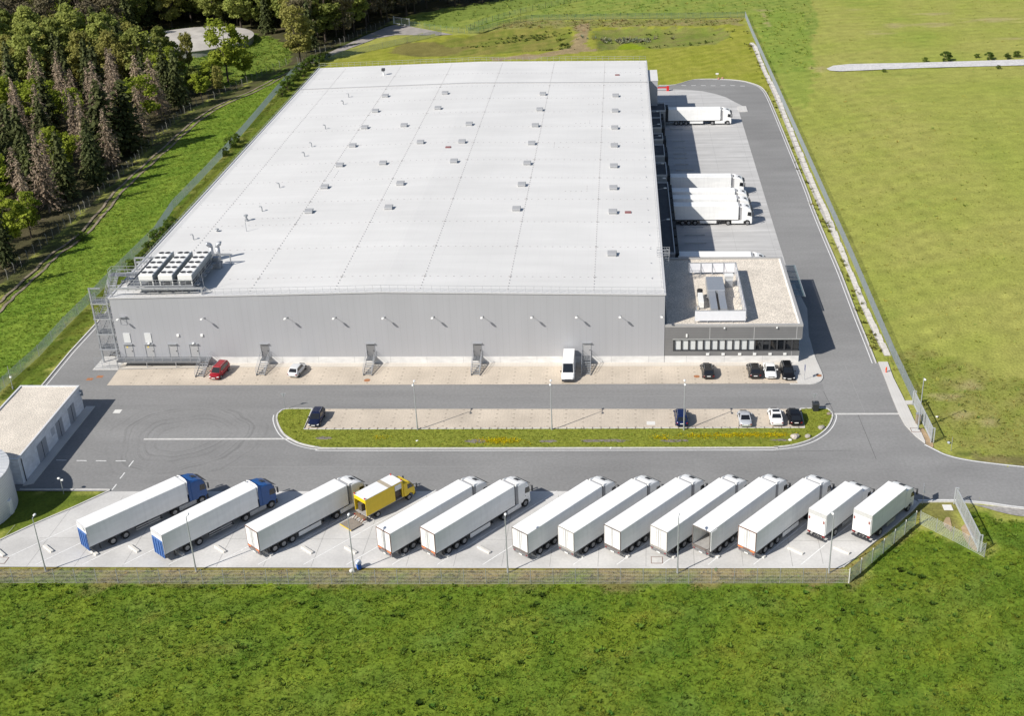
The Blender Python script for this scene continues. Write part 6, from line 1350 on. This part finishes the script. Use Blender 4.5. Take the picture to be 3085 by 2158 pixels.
# ------------------------------------------------------------------ trees
def leafmat(name, c1, c2, trans=.3, rnd=.28):
    m = bpy.data.materials.new(name); m.use_nodes = True; n = m.node_tree; p = n.nodes["Principled BSDF"]
    p.inputs["Roughness"].default_value = .75; p.inputs["Specular IOR Level"].default_value = .2
    tc = n.nodes.new("ShaderNodeTexCoord"); z = n.nodes.new("ShaderNodeTexNoise"); z.inputs["Scale"].default_value = .9; z.inputs["Detail"].default_value = 5; n.links.new(tc.outputs["Object"], z.inputs["Vector"])
    oi = n.nodes.new("ShaderNodeObjectInfo"); f = math_(n, 'ADD', math_(n, 'MULTIPLY', z.outputs[0], .9), math_(n, 'MULTIPLY', oi.outputs["Random"], .6)); f = math_(n, 'SUBTRACT', f, .25)
    mx = n.nodes.new("ShaderNodeMix"); mx.data_type = 'RGBA'; mx.inputs["A"].default_value = (*c1,1); mx.inputs["B"].default_value = (*c2,1); n.links.new(f, mx.inputs["Factor"])
    mr = n.nodes.new("ShaderNodeMapRange"); mr.inputs[3].default_value = 1-rnd; mr.inputs[4].default_value = 1+rnd
    wn = n.nodes.new("ShaderNodeTexWhiteNoise"); wn.noise_dimensions = '1D'; n.links.new(oi.outputs["Random"], wn.inputs["W"]); n.links.new(wn.outputs[0], mr.inputs[0])
    s_ = n.nodes.new("ShaderNodeVectorMath"); s_.operation = 'SCALE'; n.links.new(mx.outputs["Result"], s_.inputs[0]); n.links.new(mr.outputs[0], s_.inputs["Scale"])
    n.links.new(s_.outputs[0], p.inputs["Base Color"]); tr = n.nodes.new("ShaderNodeBsdfTranslucent"); n.links.new(s_.outputs[0], tr.inputs[0])
    ms = n.nodes.new("ShaderNodeMixShader"); ms.inputs[0].default_value = trans; n.links.new(p.outputs[0], ms.inputs[1]); n.links.new(tr.outputs[0], ms.inputs[2]); n.links.new(ms.outputs[0], n.nodes["Material Output"].inputs[0])
    return m
LM = {"spruce": leafmat("spruce_needles",(0.050,0.066,0.024),(0.125,0.138,0.044),.15), "dead": leafmat("dead_twigs",(0.25,0.19,0.135),(0.42,0.33,0.235),.2,.2),
      "fresh": leafmat("fresh_leaves",(0.23,0.30,0.032),(0.36,0.41,0.05),.42,.15), "green": leafmat("green_leaves",(0.21,0.255,0.058),(0.36,0.39,0.10),.42,.22), "olive": leafmat("olive_leaves",(0.25,0.25,0.065),(0.38,0.36,0.10),.42,.2), "shrub": leafmat("shrub_leaves",(0.06,0.11,0.016),(0.12,0.17,0.025),.3,.2),
      "bare": leafmat("bare_twigs",(0.13,0.105,0.07),(0.21,0.185,0.10),.2,.2)}
barkd = mat("bark_dark",(0.075,0.058,0.045),.9,var=.3,vscale=3); barkp = mat("bark_pale",(0.21,0.175,0.14),.9,var=.25,vscale=3)
def leaf_quads(P, nrm, size, asp=1.0, axis_=None):
    n = len(P); u = rng.normal(0,1,(n,3)) if axis_ is None else axis_+rng.normal(0,.25,(n,3))
    nn = nrm+rng.normal(0,.55,(n,3)); nn /= np.linalg.norm(nn,axis=1)[:,None]
    u -= nn*(u*nn).sum(1)[:,None]; u /= np.linalg.norm(u,axis=1)[:,None]+1e-9; v = np.cross(nn,u)
    s_ = size*rng.uniform(.6,1.35,(n,1)); a = u*s_*asp; b = v*s_
    V = np.stack([P-a*.5-b*.35, P+a*.1-b*.5, P+a*.5+b*.3, P-a*.15+b*.5],1).reshape(-1,3); return V
def mesh_from_quads(name, V, m): me = bpy.data.meshes.new(name); fast_mesh(me, V, np.arange(len(V)).reshape(-1,4)); me.materials.append(m); return me
def conifer(kind, H, Rr, seed):
    global rng; old = rng; rng = np.random.default_rng(seed)
    V = []; mb = MB(); dead = kind == "dead"
    mb.cyl((0,0,0),(0,0,H*.55),.24,.15,8); mb.cyl((0,0,H*.55),(.0,0,H),.15,.02,6)
    lev = int(H/ (.55 if not dead else .6)); z0 = H*(.10 if not dead else .14)
    for i in range(lev):
        f = i/lev; z = z0+(H-z0)*f**.95; r = Rr*(1-f)**.62*rng.uniform(.75,1.12)+.12
        nb = max(4, int((9 if not dead else 8)*(1-f*.5)))
        for k in range(nb):
            a = 6.283*k/nb+rng.uniform(-.4,.4)+i*1.3; L = r*rng.uniform(.6,1.15)*(1.0 if a % 6.28 > .5 else .8); d = np.array((math.cos(a),math.sin(a),0))
            m = max(2, int(L*(4.2 if not dead else 4.6))); t = rng.uniform(.12,1,m)
            droop = -.28 if not dead else -.38
            P = d*(t*L)[:,None]+np.stack([0*t,0*t,z+droop*L*t**1.5+.12*rng.normal(0,1,m)],1); P += rng.normal(0,.14,(m,3))
            nrm = np.tile(np.array((d[0]*.5,d[1]*.5,.9)),(m,1)); ax = np.tile(d+np.array((0,0,-.35)),(m,1))
            V.append(leaf_quads(P,nrm,.56 if not dead else .27,1.7 if not dead else 2.4,ax))
            if dead and k % 2 == 0: mb.bar((0,0,z),tuple(d*L*.95+np.array((0,0,z+droop*L*.9))),.045)
    V = np.concatenate(V); o = (mb.mesh("trunk", barkp if dead else barkd), mesh_from_quads("crown", V, LM[kind])); rng = old; return o
def broad(kind, H, Rr, base, seed, nleaf=62, ncl=46, ls=.42, gap=1.0, stems=1):
    global rng; old = rng; rng = np.random.default_rng(seed); random.seed(seed)
    mb = MB(); V = []; hc = H*base
    for s_ in range(stems):
        ox, oy = (0,0) if stems == 1 else (rng.normal(0,.5),rng.normal(0,.5)); mb.cyl((ox,oy,0),(ox*.4,oy*.4,H*.5),.035*H*.55,.018*H*.55,8); mb.cyl((ox*.4,oy*.4,H*.5),(rng.normal(0,.3),rng.normal(0,.3),H*.86),.018*H*.55,.05,6)
    for i in range(ncl):
        th = rng.uniform(0,6.283); u = rng.uniform(-.85,1); rr = Rr*math.sqrt(max(.05,1-u*u*.9))*rng.uniform(.45,1.02)*(1 if u > -.3 else .9)
        c = np.array((rr*math.cos(th),rr*math.sin(th),hc+(H-hc)*(.5+.5*u)*rng.uniform(.93,1.03)))
        cr = Rr*rng.uniform(.2,.36); m = int(nleaf*rng.uniform(.5,1.3)); q_ = rng.normal(0,1,(m,3)); q_ /= np.linalg.norm(q_,axis=1)[:,None]; rad = cr*rng.uniform(.35,1.05,m)**.6
        P = c+q_*rad[:,None]*np.array((1,1,.68)); V.append(leaf_quads(P,q_*.6+np.array((0,0,.6)),ls,1.25))
        if i % 2 == 0: zz = hc+(c[2]-hc)*.35; mb.bar((0,0,min(zz,H*.8)),tuple(c),.09 if kind != "shrub" else .04)
    V = np.concatenate(V); V = V[:]; V[:,2] = np.maximum(V[:,2],.05)
    o = (mb.mesh("trunk", barkd), mesh_from_quads("crown", V, LM[kind])); rng = old; return o
LIB = {"spruce":[conifer("spruce",18,4.2,i) for i in (1,2,3)], "dead":[conifer("dead",17.5,3.7,i) for i in (11,12,13,14)],
       "fresh":[broad("fresh",15,5.2,.26,i,85,48,.54) for i in (21,22)], "green":[broad("green",18,5.0,.16,i,95,62,.58) for i in (31,32,33)],
       "olive":[broad("olive",16,5.0,.16,i,80,58,.52) for i in (41,42)], "bare":[broad("bare",17,4.6,.16,i,64,52,.42) for i in (51,52)], "shrub":[broad("shrub",2.6,1.6,.12,i,34,26,.24,stems=3) for i in (61,62,63)]}
NM = {"spruce":"spruce_tree","dead":"dead_spruce","fresh":"broadleaf_tree","green":"broadleaf_tree","olive":"broadleaf_tree","bare":"bare_tree","shrub":"shrub"}
def tree(kind, x, y, h, label, group=None, wide=1.0, cat="tree", z=-.1, v=None):
    tm, cm = LIB[kind][random.randrange(len(LIB[kind])) if v is None else v]; base = {"spruce":18,"dead":17.5,"fresh":15,"green":18,"olive":16,"bare":17,"shrub":2.6}[kind]
    t = thing(NM[kind], label, cat, (x,y,z), random.uniform(0,6.28), group); s_ = h/base; t.scale = (s_*wide,s_*wide,s_)
    link("trunk", tm, t); link("crown", cm, t); return t
random.seed(99)
GT = {"spruce":("dark green spruce standing in the wood on the left","dark spruces in the wood"),"dead":("brown dead spruce with thin dry branches in the wood on the left","dead brown spruces in the wood"),"fresh":("fresh yellow green broadleaf tree in the wood on the left","fresh green broadleaf trees in the wood"),"green":("green broadleaf tree in the wood behind the clearing","green broadleaf trees in the wood"),"olive":("olive brown broadleaf tree coming into leaf in the wood","olive broadleaf trees in the wood"),"bare":("dark nearly leafless tree in the wood at the top","dark bare trees in the wood")}
# trees one can point at
marked = [("fresh",688,247,18.0,"tall yellow green oak with a bare lower trunk on the lawn beside the reservoir",.95),("fresh",95,715,9.5,"round yellow green tree at the wood's edge, nearest the picture's left side",.9),
 ("olive",571,215,13,"slim pale tree standing in front of the round reservoir's roof",.55),("olive",404,205,14,"thin crooked olive tree left of the round reservoir",.7),("spruce",545,326,16.5,"dark spruce at the wood's right corner, in front of the reservoir",1.0),("spruce",372,215,14,"slender dark spruce rising left of the reservoir",.75),
 ("olive",905,185,17,"big olive tree with a leaning trunk at the track fence",1.0),("spruce",330,478,19.5,"broad dark spruce in front of the brown dead group",1.4),("spruce",395,458,18.5,"broad dark spruce right of the largest dark spruce",1.4),("dead",150,640,18.5,"tall dead spruce with a pale bare trunk, standing forward at the wood's edge",1.0),("dead",75,640,15,"tawny dead spruce behind the round yellow green tree",1.15),
 ("dead",475,345,16,"widest dead brown spruce of the group before the reservoir",1.3),("dead",430,330,15.5,"dead brown spruce left of the widest one",1.1),("olive",500,228,13,"olive tree in front of the round reservoir's left half",.7),("olive",540,236,11,"low crowned olive tree in front of the round reservoir's middle",.8),("fresh",460,225,13,"fresh green tree left in front of the round reservoir",.8),("fresh",640,262,8,"low bushy green tree under the oak, left of its trunk",1.2),("fresh",740,232,8.5,"low bushy green tree under the oak, right of its trunk",1.1),("green",590,285,8,"bushy green tree right of the dark corner spruce",1.1),
 ("fresh",270,205,12,"bright green broadleaf tree behind the dead spruces",1.0),("fresh",110,560,9,"fresh green broadleaf tree between two dead spruces low on the left",.8)]
taken = []
for k, px, py, h, lb, wd in marked: p = at(px, py); tree(k, p.x, p.y, h, lb, None, wd); taken.append((p.x,p.y))
fp_ = np.array(forest_poly)
xs = np.arange(-330, -20, 8.0); ys = np.arange(-15, 440, 8.0); cnt = 0
fb = clearing
for i, y in enumerate(ys):
    for j, x in enumerate(xs):
        X = x+random.uniform(-1.9,1.9)+(4.0 if i % 2 else 0); Y = y+random.uniform(-1.9,1.9)
        a1 = np.array([X]); a2 = np.array([Y])
        if not pip(forest_poly, a1, a2)[0]: continue
        if pip(clearing, a1, a2)[0] or math.hypot(X+151, Y-241.5) < 24: continue
        u, v_ = px_of(X, Y, 0); u2, v2 = px_of(X, Y, 17)
        if v_ < -40 or u < -170 or v2 > 2200: continue
        if v_ < 10 and v2 < -60 and v_ < -10: continue
        if min(math.hypot(X-a, Y-b) for a, b in taken) < 4.6: continue
        r = random.random()
        if 395 < u < 900 and v_ < 130: k = "green" if r < .72 else ("olive" if r < .85 else "spruce")
        elif u >= 900 or (u > 850 and v_ < 170): k = "olive" if r < .35 else ("bare" if r < .62 else ("green" if r < .85 else "spruce"))
        elif v_ < 185: k = "bare" if r < .38 else ("spruce" if r < .66 else ("green" if r < .9 else "fresh"))
        elif u > 560: k = "fresh" if r < .6 else "olive"
        elif v_ < 285: k = "green" if r < .38 else ("olive" if r < .68 else ("fresh" if r < .93 else "spruce"))
        elif v_ < -300: k = "spruce" if r < .20 else ("dead" if r < .42 else ("fresh" if r < .60 else ("green" if r < .82 else "olive")))
        else: k = "dead" if r < .48 else ("spruce" if r < .93 else "fresh")
        h = {"spruce":17,"dead":16.5,"fresh":13,"green":18,"olive":16,"bare":17}[k]*random.uniform(.82,1.1)
        if k in ("green","olive","bare") and v_ < 130: h *= 1.15
        if u > 560 and 170 < v_ < 330: h *= .55
        tree(k, X, Y, h, *GT[k], wide=random.uniform(.85,1.12)); cnt += 1
print("forest trees", cnt)
sh = [(966,186,2.6),(945,199,3.2),(925,212,2.8),(905,228,3.0),(893,242,2.4),(880,258,3.0),(866,272,2.8),(985,178,2.0),(851,290,2.2),(700,442,2.6),(712,428,2.0),(676,468,1.8),(520,690,2.4),(505,702,2.0),(480,730,2.6),(455,762,2.2),(430,790,1.8),(408,822,2.6),(340,905,1.6),(245,722,1.6)]
for k, (px, py, h) in enumerate(sh):
    p = at(px, py); tree("shrub", p.x, p.y, h*1.05, "bushy green shrub on the bank between the wire fence and the warehouse roof edge" if k < 19 else "small dark shrub on the green strip beside the dirt track", "shrubs by the warehouse fence" if k < 19 else None, 1.15, "shrub")
for px, py, h, lb in ((2848,183,2.6,"largest bush behind the pale gravel path"),(2979,178,2.0,"middle sized bush behind the gravel path, right of the largest"),(3034,176,1.5,"low bush behind the gravel path, second from the right edge"),(3062,171,1.7,"smallest rounded bush behind the gravel path at the right edge"),(2785,184,1.2,"flat low bush behind the gravel path, left of the largest"),(3008,206,1.0,"tiny bush in front of the gravel path on the right"),(2663,216,.9,"tiny bush in front of the gravel path near its left end"),(2943,173,1.2,"tiny bush behind the gravel path between the two larger bushes")):
    p = at(px, py); tree("shrub", p.x, p.y, h, lb, None, 1.15, "bush")
sc.cycles.max_bounces = 6; sc.cycles.transparent_max_bounces = 8
